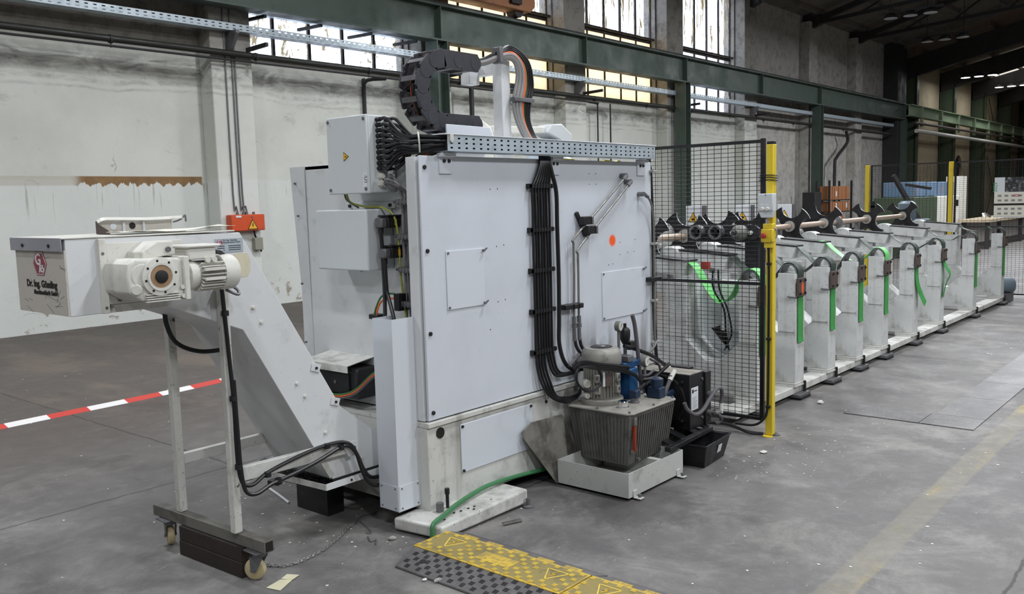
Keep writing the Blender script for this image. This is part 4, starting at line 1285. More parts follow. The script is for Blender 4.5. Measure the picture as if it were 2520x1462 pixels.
# emblem and lettering on the end sheet
def hexa_logo(c, X, Y, s, parent, nm='emblem'):
    X, Y = Vector(X), Vector(Y)
    Z = X.cross(Y)
    c = Vector(c)

    def hx(k):
        return [c + X * u * k + Y * v * k for u, v in ((-.36, -.5), (.36, -.5), (.68, 0), (.36, .5), (-.36, .5), (-.68, 0))]

    def slab(pts, d0, t):
        n = len(pts)
        P = [p + Z * d0 for p in pts]
        return MB().add(P + [p + Z * t for p in P], [tuple(range(n - 1, -1, -1)), tuple(range(n, 2 * n))] + [(i, (i + 1) % n, n + (i + 1) % n, n + i) for i in range(n)])
    o = slab(hx(s), 0, .001).build(nm, M['crimson'], parent)
    slab(hx(s * .93), .001, .0006).build('emblem_rim', M['label'], parent)
    slab(hx(s * .86), .0016, .0006).build('emblem_field', M['crimson'], parent)
    text('emblem_letter', 'G', s * .66, M['label'], parent, c + X * (-.40 * s) + Y * (-.05 * s) + Z * .0025, X, Y, .001, .012 * s, fit=s * .55)
    text('emblem_letter', 'ö', s * .46, M['label'], parent, c + X * (.08 * s) + Y * (-.36 * s) + Z * .0025, X, Y, .001, .012 * s, fit=s * .36)
    # slanted stroke joining the two letters
    slab([c + X * u * s + Y * v * s for u, v in ((.06, .1), (.17, .1), (.04, -.38), (-.07, -.38))], .0022, .0006).build('emblem_stroke', M['label'], parent)
    return o


hexa_logo((1.4595, 3.729, 1.455), (0, -1, 0), (0, 0, 1), .096, CV)
text('lettering', 'Dr. Ing. Gössling', .039, M['ink'], CV, (1.4590, 3.872, 1.36), (0, -1, 0), (0, 0, 1), .0008, .0016, fit=.29)
text('lettering', 'Maschinenfabrik GmbH', .024, M['ink'], CV, (1.4590, 3.806, 1.331), (0, -1, 0), (0, 0, 1), .0008, .0012, fit=.226)
random.seed(11)
for i in range(16):
    y0, z0 = random.uniform(3.53, 3.92), random.choice((random.uniform(1.27, 1.33), random.uniform(1.38, 1.48)))
    a = random.uniform(-.5, .9)
    L = random.uniform(.02, .08)
    MB().bar((1.4597, y0, z0), (1.4597, y0 - L * math.cos(a), z0 + L * math.sin(a)), .0012, .0006, (1, 0, 0)).build('scratch', M['dull_steel'], CV)
# angle irons and slide plate carrying the drive
MB().box(1.585, 1.612, YN - .022, YN, 1.252, 1.548).build('angle_iron', M['castwhite'], CV, bev=.002)
MB().box(1.612, 1.94, YN - .012, YN, 1.395, 1.53).build('slide_plate', M['castwhite'], CV, bev=.003)
MB().box(1.625, 1.80, YN - .016, YN - .012, 1.445, 1.463).build('slide_slot', M['white'], CV, bev=.003)
MB().box(1.612, 1.80, YN - .01, YN, 1.285, 1.345).build('slide_plate', M['castwhite'], CV, bev=.003)
MB().box(1.615, 1.72, YN - .004, YN, 1.348, 1.392).build('shaft_slot', M['dull_steel'], CV)
MB().cyl((1.70, YN, 1.372), (1.70, YN - .012, 1.372), .022, 14).build('shaft_collar', M['black'], CV)
MB().box(1.61, 1.86, YN - .006, YN, 1.252, 1.283).build('skirt', M['dirty_white'], CV)
for (xx, zz) in ((1.598, 1.49), (1.598, 1.275), (1.62, 1.278), (1.645, 1.415), (1.655, 1.3), (1.9, 1.43)):
    MB().cyl((xx, YN - .012, zz), (xx, YN - .024, zz), .006, 8).build('bolt', M['dull_steel'], CV)
# torque arm block
MB().prism([(1.70, 1.49), (1.765, 1.53), (1.83, 1.53), (1.83, 1.475), (1.78, 1.47), (1.70, 1.455)], 'xz', 3.36, YN - .012).build('torque_block', M['castwhite'], CV, bev=.004)
MB().cyl((1.805, 3.36, 1.497), (1.805, 3.348, 1.497), .011, 6).build('block_bolt', M['dull_steel'], CV)

# ---- gear motor
GM = MB()
GM.prism([(1.60, 1.34), (1.65, 1.305), (1.815, 1.305), (1.825, 1.32), (1.825, 1.452), (1.812, 1.465), (1.63, 1.468), (1.605, 1.45), (1.592, 1.40)], 'xz', 3.285, YN - .016)
gm = GM.build('gear_motor', M['castwhite'], CV, bev=.012, seg=3)
fc = (1.722, 3.285, 1.397)
MB().lathe([(.075, 0), (.075, .016), (.066, .018)], fc, (0, -1, 0), 36).build('flange', M['castwhite'], gm)
MB().ring((fc[0], fc[1] - .016, fc[2]), (0, -1, 0), .046, .056, .006, 32).build('flange_rim', M['castwhite'], gm)
MB().ring((fc[0], fc[1] - .016, fc[2]), (0, -1, 0), .024, .044, .003, 32).build('bronze_seal', mat('bronze_seal', 'a98a6a', .5, .2, dirt='6c5237', amt=.4, scale=30), gm)
MB().lathe([(.025, 0), (.025, .01), (.02, .013)], (fc[0], fc[1] - .016, fc[2]), (0, -1, 0), 24).build('shaft_cap', M['black'], gm)
for i in range(8):
    a = i * math.pi / 4 + .2
    MB().cyl((fc[0] + .063 * math.cos(a), fc[1] - .0175, fc[2] + .063 * math.sin(a)), (fc[0] + .063 * math.cos(a), fc[1] - .0195, fc[2] + .063 * math.sin(a)), .0048, 8).build('flange_hole', M['ink'], gm)
MB().lathe([(.05, -.06), (.05, .07), (.042, .078)], (1.655, 3.36, 1.405), (0, -1, 0), 22).build('housing_bulge', M['castwhite'], gm)
MB().lathe([(.021, -.02), (.021, .016), (.018, .02)], (1.632, 3.292, 1.352), (-.45, -.9, 0), 18).build('oil_cover', M['castwhite'], gm)
for i in range(4):
    MB().box(1.66, 1.80, 3.272, 3.288, 1.300 + i * .009, 1.304 + i * .009).build('cooling_rib', M['castwhite'], gm)
MB().box(1.822, 1.845, 3.27, 3.44, 1.295, 1.47).build('end_plate', M['castwhite'], gm, bev=.004)
for (xx, zz) in ((1.815, 1.348), (1.818, 1.312)):
    MB().lathe([(.009, 0), (.009, .01)], (xx, 3.285, zz), (0, -1, 0), 10).build('plug', M['castwhite'], gm)
MX = (1.862, 3.36, 1.387)
MB().lathe([(.052, 0), (.064, .01), (.064, .028), (.056, .05)], MX, (1, 0, 0), 24).build('adapter', M['castwhite'], gm)
MB().lathe([(.056, .045), (.056, .165)], MX, (1, 0, 0), 24).build('stator', M['castgrey'], gm)
for i in range(26):
    a = 2 * math.pi * i / 26
    ca, sa = math.cos(a), math.sin(a)
    if sa > .82:
        continue
    p0 = Vector((MX[0] + .055, MX[1] + .062 * ca, MX[2] + .062 * sa))
    MB().bar(p0, p0 + Vector((.105, 0, 0)), .0035, .02, (0, ca, sa)).build('fin', M['castwhite'], gm)
MB().lathe([(.072, .16), (.074, .175), (.074, .218), (.066, .23), (.03, .232)], MX, (1, 0, 0), 28).build('fan_cover', M['castwhite'], gm)
for zz in (.02, -.02):
    MB().box(MX[0] + .06, MX[0] + .15, MX[1] - .078, MX[1] - .066, MX[2] + zz - .004, MX[2] + zz + .008).build('lug', M['castwhite'], gm)
MB().box(1.865, 1.99, 3.31, 3.42, 1.45, 1.497).build('terminal_box', M['castwhite'], gm, bev=.006)
MB().box(1.853, 2.008, 3.30, 3.43, 1.497, 1.511).build('terminal_lid', M['castwhite'], gm, bev=.008)
for xx in (1.945, 1.975):
    MB().cyl((xx, 3.31, 1.447), (xx, 3.298, 1.447), .012, 12).build('box_plug', M['castwhite'], gm)
MB().cyl((1.99, 3.36, 1.475), (2.015, 3.36, 1.475), .012, 8).build('box_gland', M['black'], gm)
MB().tube([(2.07, 3.4, 1.33), (2.1, 3.38, 1.32), (2.12, 3.37, 1.30), (2.11, 3.36, 1.285), (2.06, 3.37, 1.31)], .007, 6, 5).build('lifting_eye', M['dull_steel'], gm)

# ---- plates and bolts on the side sheet
sp_ = MB().box(2.101, 2.238, YN - .003, YN, 1.462, 1.522).build('rating_plate', M['galv'], CV)
hexa_logo((2.121, YN - .0035, 1.503), (1, 0, 0), (0, 0, 1), .026, sp_)
text('plate_lettering', 'Dr. Ing. Gössling', .0105, M['ink'], sp_, (2.139, YN - .0035, 1.511), (1, 0, 0), (0, 0, 1), .0004)
text('plate_lettering', 'Maschinenfabrik GmbH', .009, M['ink'], sp_, (2.139, YN - .0035, 1.502), (1, 0, 0), (0, 0, 1), .0004)
for i in range(3):
    for x0, x1 in ((2.109, 2.145), (2.165, 2.226)):
        MB().box(x0 + (.03 if i == 0 and x0 < 2.12 else 0), x1, YN - .0036, YN - .003, 1.470 + i * .009, 1.473 + i * .009).build('print_line', M['ink'], sp_)
pm = MB()
pts = [(2.19, 1.45), (2.215, 1.455), (2.26, 1.452), (2.272, 1.42), (2.27, 1.37), (2.255, 1.348), (2.225, 1.345), (2.2, 1.372), (2.193, 1.41)]
pm.prism(pts, 'xz', YN - .001, YN).build('glue_patch', mat('yellowed_glue', 'd3cdb4', .7, dirt='b4ab8a', amt=.4, scale=30), CV)
for (xx, zz) in ((2.272, 1.202), (2.31, 1.13), (2.487, .813), (2.53, .743), (2.639, .54), (2.86, .36)):
    MB().lathe([(.009, 0), (.009, .006), (.006, .009)], (xx, YN, zz), (0, -1, 0), 10).build('bolt', M['castwhite'], CV)
for (xx, zz) in ((2.605, .87), (2.713, .682)):
    t_ = MB().bar((xx - .03, YN - .004, zz + .01), (xx + .02, YN - .004, zz - .008), .004, .04, (.5, 0, .87)).build('tab', M['white'], CV, bev=.002)
    MB().cyl((xx - .004, YN - .006, zz), (xx - .004, YN - .013, zz), .0065, 8).build('tab_screw', M['black'], CV)
# seam flange near the foot
MB().bar((2.575, YN - .003, .47), (2.665, YN - .003, .31), .006, .03, (.87, 0, .5)).build('seam_flange', M['dirty_white'], CV)

# ---- chip tray under the foot
MB().hexa([(2.568, 3.96, .258), (2.606, 3.47, .258), (3.05, 3.47, .258), (3.05, 3.96, .258), (2.568, 3.96, .263), (2.606, 3.47, .263), (3.05, 3.47, .263), (2.568 + .482, 3.96, .263)]).build('chip_tray', M['dirty_white'], CV)
MB().box(2.606, 3.05, 3.464, 3.47, .258, .29).build('tray_lip', M['white'], CV)
MB().hexa([(2.565, 3.96, .258), (2.603, 3.466, .258), (2.609, 3.466, .258), (2.571, 3.96, .258), (2.565, 3.96, .287), (2.603, 3.466, .287), (2.609, 3.466, .287), (2.571, 3.96, .287)]).build('tray_lip', M['dirty_white'], CV)
MB().cyl((2.76, 3.464, .274), (2.76, 3.459, .274), .006, 8).build('lip_screw', M['black'], CV)
chips = MB()
random.seed(5)
for i in range(520):
    y = random.uniform(3.475, 3.94)
    x = random.uniform(2.615 - (y - 3.47) * .077, 2.70)
    z = .266 + random.uniform(0, .012)
    s = random.uniform(.003, .009)
    a = random.uniform(0, 6.3)
    chips.add([(x + s * math.cos(a), y + s * math.sin(a), z), (x + s * math.cos(a + 2), y + s * math.sin(a + 2), z + s * .7), (x + s * math.cos(a + 4.2), y + s * math.sin(a + 4.2), z + s * .2)], [(0, 1, 2)])
chips.hexa([(2.58, 3.94, .263), (2.612, 3.475, .263), (2.70, 3.475, .263), (2.70, 3.94, .263), (2.58, 3.94, .268), (2.612, 3.475, .268), (2.70, 3.475, .268), (2.70, 3.94, .268)])
M['chips'] = mat('dark_metal_chips', '1b1818', .35, .5, dirt='57524e', amt=.4, scale=60)
co_ = chips.build('metal_chips', M['chips'], CV)
co_['kind'] = 'stuff'
MB().box(2.82, 2.93, 3.75, 4.02, .002, .258).build('tray_block', M['blackpaint'], CV)

# ---- stand
M['grimy_rail'] = mat('grimy_rail_paint', '6d6b65', .6, dirt='3a3731', amt=.6, scale=8, streak=.3)
M['peel'] = mat('peeling_white_paint', 'cfcfc8', .55, dirt='8c8577', amt=.45, scale=9, streak=.3, speck=.4, wear='3a342e')
MB().hexa([(2.085, 3.455, .2), (2.125, 3.455, .2), (2.125, 3.492, .2), (2.085, 3.492, .2), (2.085, 3.455, 1.32), (2.125, 3.455, 1.32), (2.125, 3.492, 1.32), (2.085, 3.492, 1.32)]).build('leg', M['peel'], CV, bev=.003)
MB().box(2.085, 2.125, 3.93, 3.967, .2, 1.2).build('leg', M['peel'], CV, bev=.003)
rl = MB()
RA, RB = Vector((2.09, 4.16, .172)), Vector((2.135, 3.27, .172))
rl.bar(RA, RB, .05, .054)
rail = rl.build('base_rail', M['grimy_rail'], CV, bev=.003)
dr_ = (RB - RA).normalized()
MB().bar(RB - dr_ * .002, RB + dr_ * .001, .038, .042).build('rail_mouth', M['ink'], CV)
MB().bar((2.1, 3.474, .462), (2.76, 3.474, .448), .035, .065).build('cross_bar', M['dirty_white'], CV, bev=.003)
MB().bar((2.125, 3.948, .457), (2.6, 3.948, .457), .035, .05).build('cross_bar', M['dirty_white'], CV, bev=.003)
MB().prism([(2.74, .40), (2.80, .40), (2.80, .475), (2.70, .475)], 'xz', 3.448, 3.456).build('bar_bracket', M['white'], CV, bev=.002)
MB().cyl((2.775, 3.448, .44), (2.775, 3.444, .44), .01, 10).build('bracket_hole', M['dull_steel'], CV)
MB().prism([(2.125, .36), (2.23, .445), (2.125, .445)], 'xz', 3.47, 3.478).build('gusset', M['dirty_white'], CV)
for i, (y, yaw_) in enumerate(((3.35, .5), (4.06, -.35))):
    xc = 2.093 + (4.16 - y) / .89 * .045
    ax = Vector((math.cos(yaw_), math.sin(yaw_), 0))
    fwd = Vector((-ax.y, ax.x, 0))
    cs = MB().box(xc - .05, xc + .05, y - .05, y + .05, .137, .144).build('caster', M['dull_steel'], CV, bev=.002)
    MB().lathe([(.03, 0), (.034, .012), (.034, .024)], (xc, y, .113), (0, 0, 1), 18).build('swivel', M['dull_steel'], cs)
    wc = Vector((xc, y, .05)) + fwd * .022
    for s in (-1, 1):
        q = Vector((xc, y, .113)) + ax * (s * .024)
        mb_ = MB()
        e0 = q - fwd * .03
        e1 = q + fwd * .035
        b0 = wc + ax * (s * .024) - fwd * .012 + Vector((0, 0, -.008))
        b1 = wc + ax * (s * .024) + fwd * .012 + Vector((0, 0, -.008))
        t_ = ax * .0015
        mb_.hexa([b0 - t_, b1 - t_, b1 + t_, b0 + t_, e0 - t_, e1 - t_, e1 + t_, e0 + t_])
        mb_.build('fork_cheek', M['dull_steel'], cs)
    w0 = wc - ax * .0165
    MB().lathe([(.012, 0), (.040, 0), (.047, .004), (.05, .0165), (.047, .029), (.040, .033), (.012, .033)], w0, ax, 28).build('wheel', M['wheel'], cs)
    MB().cyl(wc - ax * .03, wc + ax * .03, .007, 10).build('axle', M['dull_steel'], cs)
# cables tied to the stand
c1 = [(2.015, 3.36, 1.475), (2.05, 3.375, 1.468), (2.085, 3.41, 1.44), (2.075, 3.43, 1.36), (2.085, 3.44, 1.3), (2.09, 3.44, 1.2), (2.1, 3.44, 1.0), (2.108, 3.438, .8), (2.108, 3.438, .6)]
MB().tube(c1 + [(2.11, 3.435, .5), (2.125, 3.43, .43), (2.17, 3.42, .415), (2.25, 3.43, .445), (2.4, 3.44, .472), (2.55, 3.44, .492), (2.68, 3.44, .49), (2.74, 3.43, .465), (2.78, 3.43, .40), (2.81, 3.43, .33), (2.86, 3.44, .27), (2.93, 3.45, .25), (3.0, 3.45, .25)], .0095, 8, 5).build('cable', M['cable'], CV)
MB().tube([(2.112, 3.436, .9), (2.114, 3.43, .6), (2.115, 3.425, .5), (2.125, 3.415, .40), (2.17, 3.40, .375), (2.26, 3.41, .395), (2.4, 3.42, .41), (2.55, 3.43, .435), (2.66, 3.435, .462), (2.72, 3.43, .465), (2.765, 3.425, .42), (2.79, 3.42, .34), (2.82, 3.42, .27), (2.88, 3.42, .22), (2.98, 3.44, .21)], .0095, 8, 5).build('cable', M['cable'], CV)
for p in ((2.093, 3.44, 1.2), (2.106, 3.437, .82), (2.11, 3.433, .51), (2.25, 3.425, .44), (2.3, 3.418, .40), (2.6, 3.438, .49), (2.68, 3.433, .466)):
    MB().ring((p[0], p[1], p[2] - .011), (0, 0, 1), .0105, .017, .022, 10).build('cable_clip', M['black'], CV)
MB().tube([(2.06, 3.9, 1.22), (2.065, 3.9, 1.12), (2.1, 3.88, 1.03), (2.18, 3.82, .985), (2.28, 3.74, .99), (2.34, 3.7, 1.0)], .011, 8, 6).build('cable', M['cable'], CV)

# ---- wooden chocks under the base rail
for i, (z0, z1) in enumerate(((.0, .072), (.073, .143))):
    A_ = Vector((2.098, 3.92, (z0 + z1) / 2))
    B_ = Vector((2.122, 3.425, (z0 + z1) / 2))
    tag(MB().bar(A_, B_, .07 - .006 * i, z1 - z0).build('wooden_chock', M['wood'], bev=.003),
        ['lower dark wooden chock lying on the floor under the wheeled stand', 'upper dark wooden chock wedged under the base rail of the stand'][i], 'wood block', 'wooden chocks under the stand')

# ---- things lying on the conveyor lid
def arc_sheet(mb, pts, y0, y1, t):
    n = len(pts)
    P = []
    for j, yy in enumerate((y0, y1)):
        for (x, z) in pts:
            P.append((x, yy, z))
        for (x, z) in reversed(pts):
            P.append((x, yy, z + t))
    m_ = 2 * n
    F = [tuple(range(m_ - 1, -1, -1)), tuple(range(m_, 2 * m_))] + [(i, (i + 1) % m_, m_ + (i + 1) % m_, m_ + i) for i in range(m_)]
    return mb.add(P, F)


bs = thing('bent_guard', 'loose bent white sheet metal guard with holes lying on the conveyor lid', 'sheet metal', (1.9, 3.72, 1.558))
MB().box(1.722, 2.06, 3.66, 3.78, 1.559, 1.5625).build('bottom_flange', M['white'], bs)
MB().box(1.722, 2.06, 3.78, 3.783, 1.559, 1.617).build('back_web', M['end_beige'], bs)
MB().tube([(1.722, 3.775, 1.612), (1.745, 3.765, 1.623), (1.80, 3.762, 1.6225), (1.95, 3.762, 1.618), (2.11, 3.77, 1.621)], .01, 4, 5, flat=(.03, .003, (0, 1, .25))).build('top_flange', M['castwhite'], bs)
MB().prism([(3.66, 1.56), (3.78, 1.56), (3.78, 1.615), (3.75, 1.6), (3.67, 1.575)], 'yz', 1.716, 1.72).build('end_lip', M['brown_steel'], bs)
for X_ in (1.79, 1.875):
    MB().lathe([(.014, 0), (.014, .002)], (X_, 3.7795, 1.59), (0, -1, 0), 18).build('hole', M['label'] if X_ < 1.8 else M['ink'], bs)
for X_ in (1.83, 1.92):
    MB().box(X_, X_ + .01, 3.772, 3.78, 1.567, 1.608).build('rib', M['white'], bs)
MB().tube([(2.06, 3.77, 1.60), (2.08, 3.765, 1.605), (2.10, 3.76, 1.615), (2.115, 3.76, 1.63), (2.118, 3.76, 1.60)], .004, 6, 4).build('torn_edge', M['dull_steel'], bs)
pp = MB()
random.seed(2)
n_ = 8
V, Fq = [], []
for i in range(n_ + 1):
    for j in range(4):
        x = 1.70 + i * (2.22 - 1.70) / n_
        y = 3.52 + j * .045
        V.append((x, y, 1.565 + .004 * math.sin(i * 1.3 + j) + (.012 * (i / n_) ** 2 if i > 5 else 0) + .004))
for i in range(n_):
    for j in range(3):
        Fq.append((i * 4 + j, (i + 1) * 4 + j, (i + 1) * 4 + j + 1, i * 4 + j + 1))
po = pp.add(V, Fq).build('paper_sheet', M['paper'])
md = po.modifiers.new('solid', 'SOLIDIFY')
md.thickness = .0015
tag(po, 'crumpled white paper sheet lying along the conveyor lid edge', 'paper')


# ================================================================ DRIP TRAY, HYDRAULIC POWER UNIT, OIL COOLER
M['traymetal'] = mat('pale_stained_sheet', 'c5c6c2', .5, .15, dirt='7d7a72', amt=.32, scale=7, speck=.5)
M['tank'] = mat('grimy_ribbed_aluminium', '6f6e6b', .55, .35, dirt='35332f', amt=.45, scale=9, streak=.5)
M['tanklid'] = mat('dusty_tank_lid', 'a19e96', .6, .2, dirt='5d5a52', amt=.45, scale=14)
M['motoralu'] = mat('dusty_motor_casting', '9d9b94', .5, .25, dirt='57534b', amt=.42, scale=16)
DT = thing('drip_tray', 'pale sheet metal drip tray on the floor under the hydraulic unit', 'tray', (4.25, 2.83, 0))
x0, x1, y0, y1, h = 3.962, 4.552, 2.588, 3.075, .154
MB().box(x0, x1, y0, y1, .012, .016).build('bottom_sheet', M['traymetal'], DT)
MB().box(x0, x1, y0, y0 + .004, .012, h).build('side_sheet', M['traymetal'], DT)
MB().box(x0, x1, y1 - .004, y1, .012, h).build('side_sheet', M['traymetal'], DT)
MB().box(x0, x0 + .004, y0 + .004, y1 - .004, .012, h).build('side_sheet', M['traymetal'], DT)
MB().box(x1 - .004, x1, y0 + .004, y1 - .004, .012, h).build('side_sheet', M['traymetal'], DT)
MB().box(x0 + .06, x0 + .10, y0 + .03, y1 - .02, .016, .112).build('inner_rail', M['traymetal'], DT)
MB().box(x0 + .44, x0 + .48, y0 + .03, y1 - .02, .016, .112).build('inner_rail', M['traymetal'], DT)
MB().box(x0 + .10, x0 + .44, y0 + .04, y0 + .08, .07, .112).build('inner_rail', M['traymetal'], DT)
for i in range(2):
    yy = y0 + .17 + i * .15
    MB().box(x0 + .004, x0 + .06, yy, yy + .006, .016, .13).build('stiffener', M['traymetal'], DT)
for xx in (x0 + .06, x1 - .06):
    bk = MB().box(xx - .02, xx + .02, y0 - .006, y0, .014, .05).box(xx - .02, xx + .02, y0 - .05, y0, .008, .014).build('foot_bracket', M['traymetal'], DT, bev=.002)
    MB().lathe([(.02, 0), (.02, .008), (.01, .01), (.01, .03)], (xx + .005, y0 - .03, 0), (0, 0, 1), 12).build('foot_screw', M['dull_steel'], bk)

HU = thing('hydraulic_unit', 'hydraulic power unit with grimy ribbed tank and upright motor in the drip tray', 'hydraulic unit', (4.4, 2.92, .112))
TB = [(4.195, 2.745), (4.635, 2.745), (4.635, 3.105), (4.195, 3.105)]
TT = [(4.165, 2.705), (4.665, 2.705), (4.665, 3.145), (4.165, 3.145)]
ZB, ZT = .113, .422
MB().hexa([(x, y, ZB) for x, y in TB] + [(x, y, ZT) for x, y in TT]).build('tank', M['tank'], HU, bev=.006)


def on_tank(u, v, face, d):
    """point on the tapered tank: u along the face 0..1, v height 0..1, d outward"""
    b = [Vector((*p, ZB)) for p in TB]
    t = [Vector((*p, ZT)) for p in TT]
    i, j = {'front': (3, 0), 'side': (0, 1)}[face]
    p = (b[i].lerp(b[j], u)).lerp(t[i].lerp(t[j], u), v)
    n = Vector((-1, 0, -.08)) if face == 'front' else Vector((0, -1, -.1))
    return p + n.normalized() * d


for face, n in (('front', 17), ('side', 19)):
    for i in range(n):
        u = (i + .7) / (n + .4)
        if face == 'side' and .02 < u < .16:
            continue
        du = .011
        b0, b1 = on_tank(u - du, .03, face, 0), on_tank(u + du, .03, face, 0)
        c0, c1 = on_tank(u + du, .03, face, .006), on_tank(u - du, .03, face, .006)
        t0, t1 = on_tank(u - du, .93, face, 0), on_tank(u + du, .93, face, 0)
        d0, d1 = on_tank(u + du, .93, face, .006), on_tank(u - du, .93, face, .006)
        MB().hexa([b0, b1, c0, c1, t0, t1, d0, d1]).build('tank_rib', M['tank'], HU)
MB().prism([(4.15, 2.72), (4.18, 2.69), (4.65, 2.69), (4.68, 2.72), (4.68, 3.13), (4.65, 3.16), (4.18, 3.16), (4.15, 3.13)], 'xy', .422, .433).build('tank_lid', M['tanklid'], HU, bev=.003)
for p in ((4.175, 2.715), (4.655, 2.715), (4.175, 3.135), (4.42, 2.705), (4.165, 2.93)):
    MB().lathe([(.008, 0), (.008, .006), (.005, .012)], (p[0], p[1], .433), (0, 0, 1), 6).build('lid_bolt', M['dull_steel'], HU)
sg = MB().prism([(4.2, .2), (4.222, .2), (4.222, .40), (4.2, .40)], 'xz', 2.698, 2.716).build('sight_gauge', M['oil'], HU, bev=.004)
MB().box(4.198, 4.224, 2.694, 2.72, .355, .402).build('gauge_end', M['steel'], sg, bev=.004)
MB().box(4.198, 4.224, 2.704, 2.73, .19, .212).build('gauge_end', M['steel'], sg, bev=.004)
MB().lathe([(.011, 0), (.011, .01)], (4.29, 2.735, .135), (0, -1, 0), 6).build('drain_plug', M['steel'], HU)
# upright electric motor
mc = (4.335, 3.015)
MB().lathe([(.128, 0), (.13, .004), (.13, .028), (.124, .032)], (*mc, .433), (0, 0, 1), 36).build('mounting_ring', M['motoralu'], HU)
mt_ = MB().lathe([(.094, .03), (.094, .25)], (*mc, .433), (0, 0, 1), 28).build('motor', M['motoralu'], HU)
for i in range(34):
    a = 2 * math.pi * i / 34
    ca, sa = math.cos(a), math.sin(a)
    p0 = Vector((mc[0] + .1 * ca, mc[1] + .1 * sa, .475))
    MB().bar(p0, p0 + Vector((0, 0, .2)), .004, .022, (ca, sa, 0)).build('fin', M['motoralu'], mt_)
MB().lathe([(.118, 0), (.121, .006), (.121, .068), (.112, .086), (.1, .098), (.06, .102)], (*mc, .668), (0, 0, 1), 12).build('fan_cover', M['motoralu'], mt_)
MB().lathe([(.068, 0), (.06, .004)], (*mc, .7705), (0, 0, 1), 20).build('fan_grille', M['blackpaint'], mt_)
MB().lathe([(.03, 0), (.024, .006)], (*mc, .774), (0, 0, 1), 12).build('grille_hub', M['dull_steel'], mt_)
for a in (-2.75, -1.55):
    ca, sa = math.cos(a), math.sin(a)
    for zz in (.50, .57):
        MB().bar((mc[0] + .11 * ca, mc[1] + .11 * sa, zz), (mc[0] + .11 * ca, mc[1] + .11 * sa, zz + .05), .035, .03, (ca, sa, 0)).build('lug', M['motoralu'], mt_, bev=.006)
        MB().cyl((mc[0] + .124 * ca, mc[1] + .124 * sa, zz + .03), (mc[0] + .13 * ca, mc[1] + .13 * sa, zz + .03), .009, 10).build('lug_bolt', M['dull_steel'], mt_)
a = -2.2
MB().bar((mc[0] + .118 * math.cos(a), mc[1] + .118 * math.sin(a), .55), (mc[0] + .118 * math.cos(a), mc[1] + .118 * math.sin(a), .63), .042, .004, (math.cos(a), math.sin(a), 0)).build('rating_plate', M['brown_steel'], mt_)
MB().bar((mc[0] + .12 * math.cos(-2.42), mc[1] + .12 * math.sin(-2.42), .55), (mc[0] + .12 * math.cos(-2.42), mc[1] + .12 * math.sin(-2.42), .635), .012, .004, (math.cos(-2.42), math.sin(-2.42), 0)).build('label_strip', M['label'], mt_)
for zz, rr in ((.56, .026), (.485, .017)):
    MB().lathe([(rr, 0), (rr, .03), (rr * .8, .034)], (4.23, 3.06, zz), (-.5, -.86, 0), 14).build('conduit_fitting', M['castwhite'], mt_)
# filler cap, level switch
c_ = (4.276, 2.826, 0.44)
MB().lathe([(.036, 0), (.036, .006), (.031, .008), (.031, .036), (.027, .04)], (c_[0], c_[1], .433), (0, 0, 1), 20).build('filler_cap', M['chrome'], HU)
c_ = (4.421, 2.838, 0.44)
MB().lathe([(.03, 0), (.03, .008), (.022, .012), (.022, .03)], (c_[0], c_[1], .433), (0, 0, 1), 16).build('level_switch', M['dull_steel'], HU)
MB().box(c_[0] - .025, c_[0] + .03, c_[1] - .025, c_[1] + .025, .463, .51).build('switch_plug', M['navy'], HU, bev=.005)
MB().cyl((c_[0] + .03, c_[1] - .005, .487), (c_[0] + .06, c_[1] - .01, .487), .011, 8).build('plug_gland', M['dull_steel'], HU)
# blue valve stack and manifold
MB().box(4.47, 4.56, 2.90, 3.02, .433, .62).build('valve_block', M['bluepaint'], HU, bev=.006)
MB().box(4.44, 4.66, 2.92, 3.0, .62, .66).build('valve_block', M['bluepaint'], HU, bev=.006)
MB().box(4.47, 4.53, 2.91, 3.01, .66, .70).build('solenoid', M['dull_steel'], HU, bev=.006)
MB().cyl((4.45, 2.93, .64), (4.39, 2.93, .64), .015, 10).build('solenoid', M['blackpaint'], HU)
MB().box(4.58, 4.65, 2.76, 2.85, .433, .50).build('valve_block', M['navy'], HU, bev=.006)
MB().lathe([(.036, 0), (.04, .02), (.04, .05), (.02, .06)], (4.615, 2.80, .50), (0, 0, 1), 16).build('filter_head', M['navy'], HU)
MB().cyl((4.44, 2.85, .49), (4.56, 2.85, .52), .011, 8).build('pipe_stub', M['blackpaint'], HU)
# pressure gauges
def gauge(c, nrm, r, stem):
    n = Vector(nrm).normalized()
    c = Vector(c)
    g_ = MB().lathe([(r, -.028), (r, 0), (r * .93, .002)], c, n, 24).build('pressure_gauge', M['steel'], HU)
    MB().lathe([(r * .86, 0), (r * .86, .003)], c, n, 24).build('dial', M['dial'], g_)
    MB().bar(c + n * .004 - Vector((0, 0, r * .2)), c + n * .004 + Vector((r * .3, 0, r * .45)), .0025, .001, tuple(n)).build('needle', M['ink'], g_)
    MB().cyl(c - n * .014 - Vector((0, 0, r)), c - n * .014 - Vector((0, 0, r + stem)), .009, 8).build('stem', M['steel'], g_)


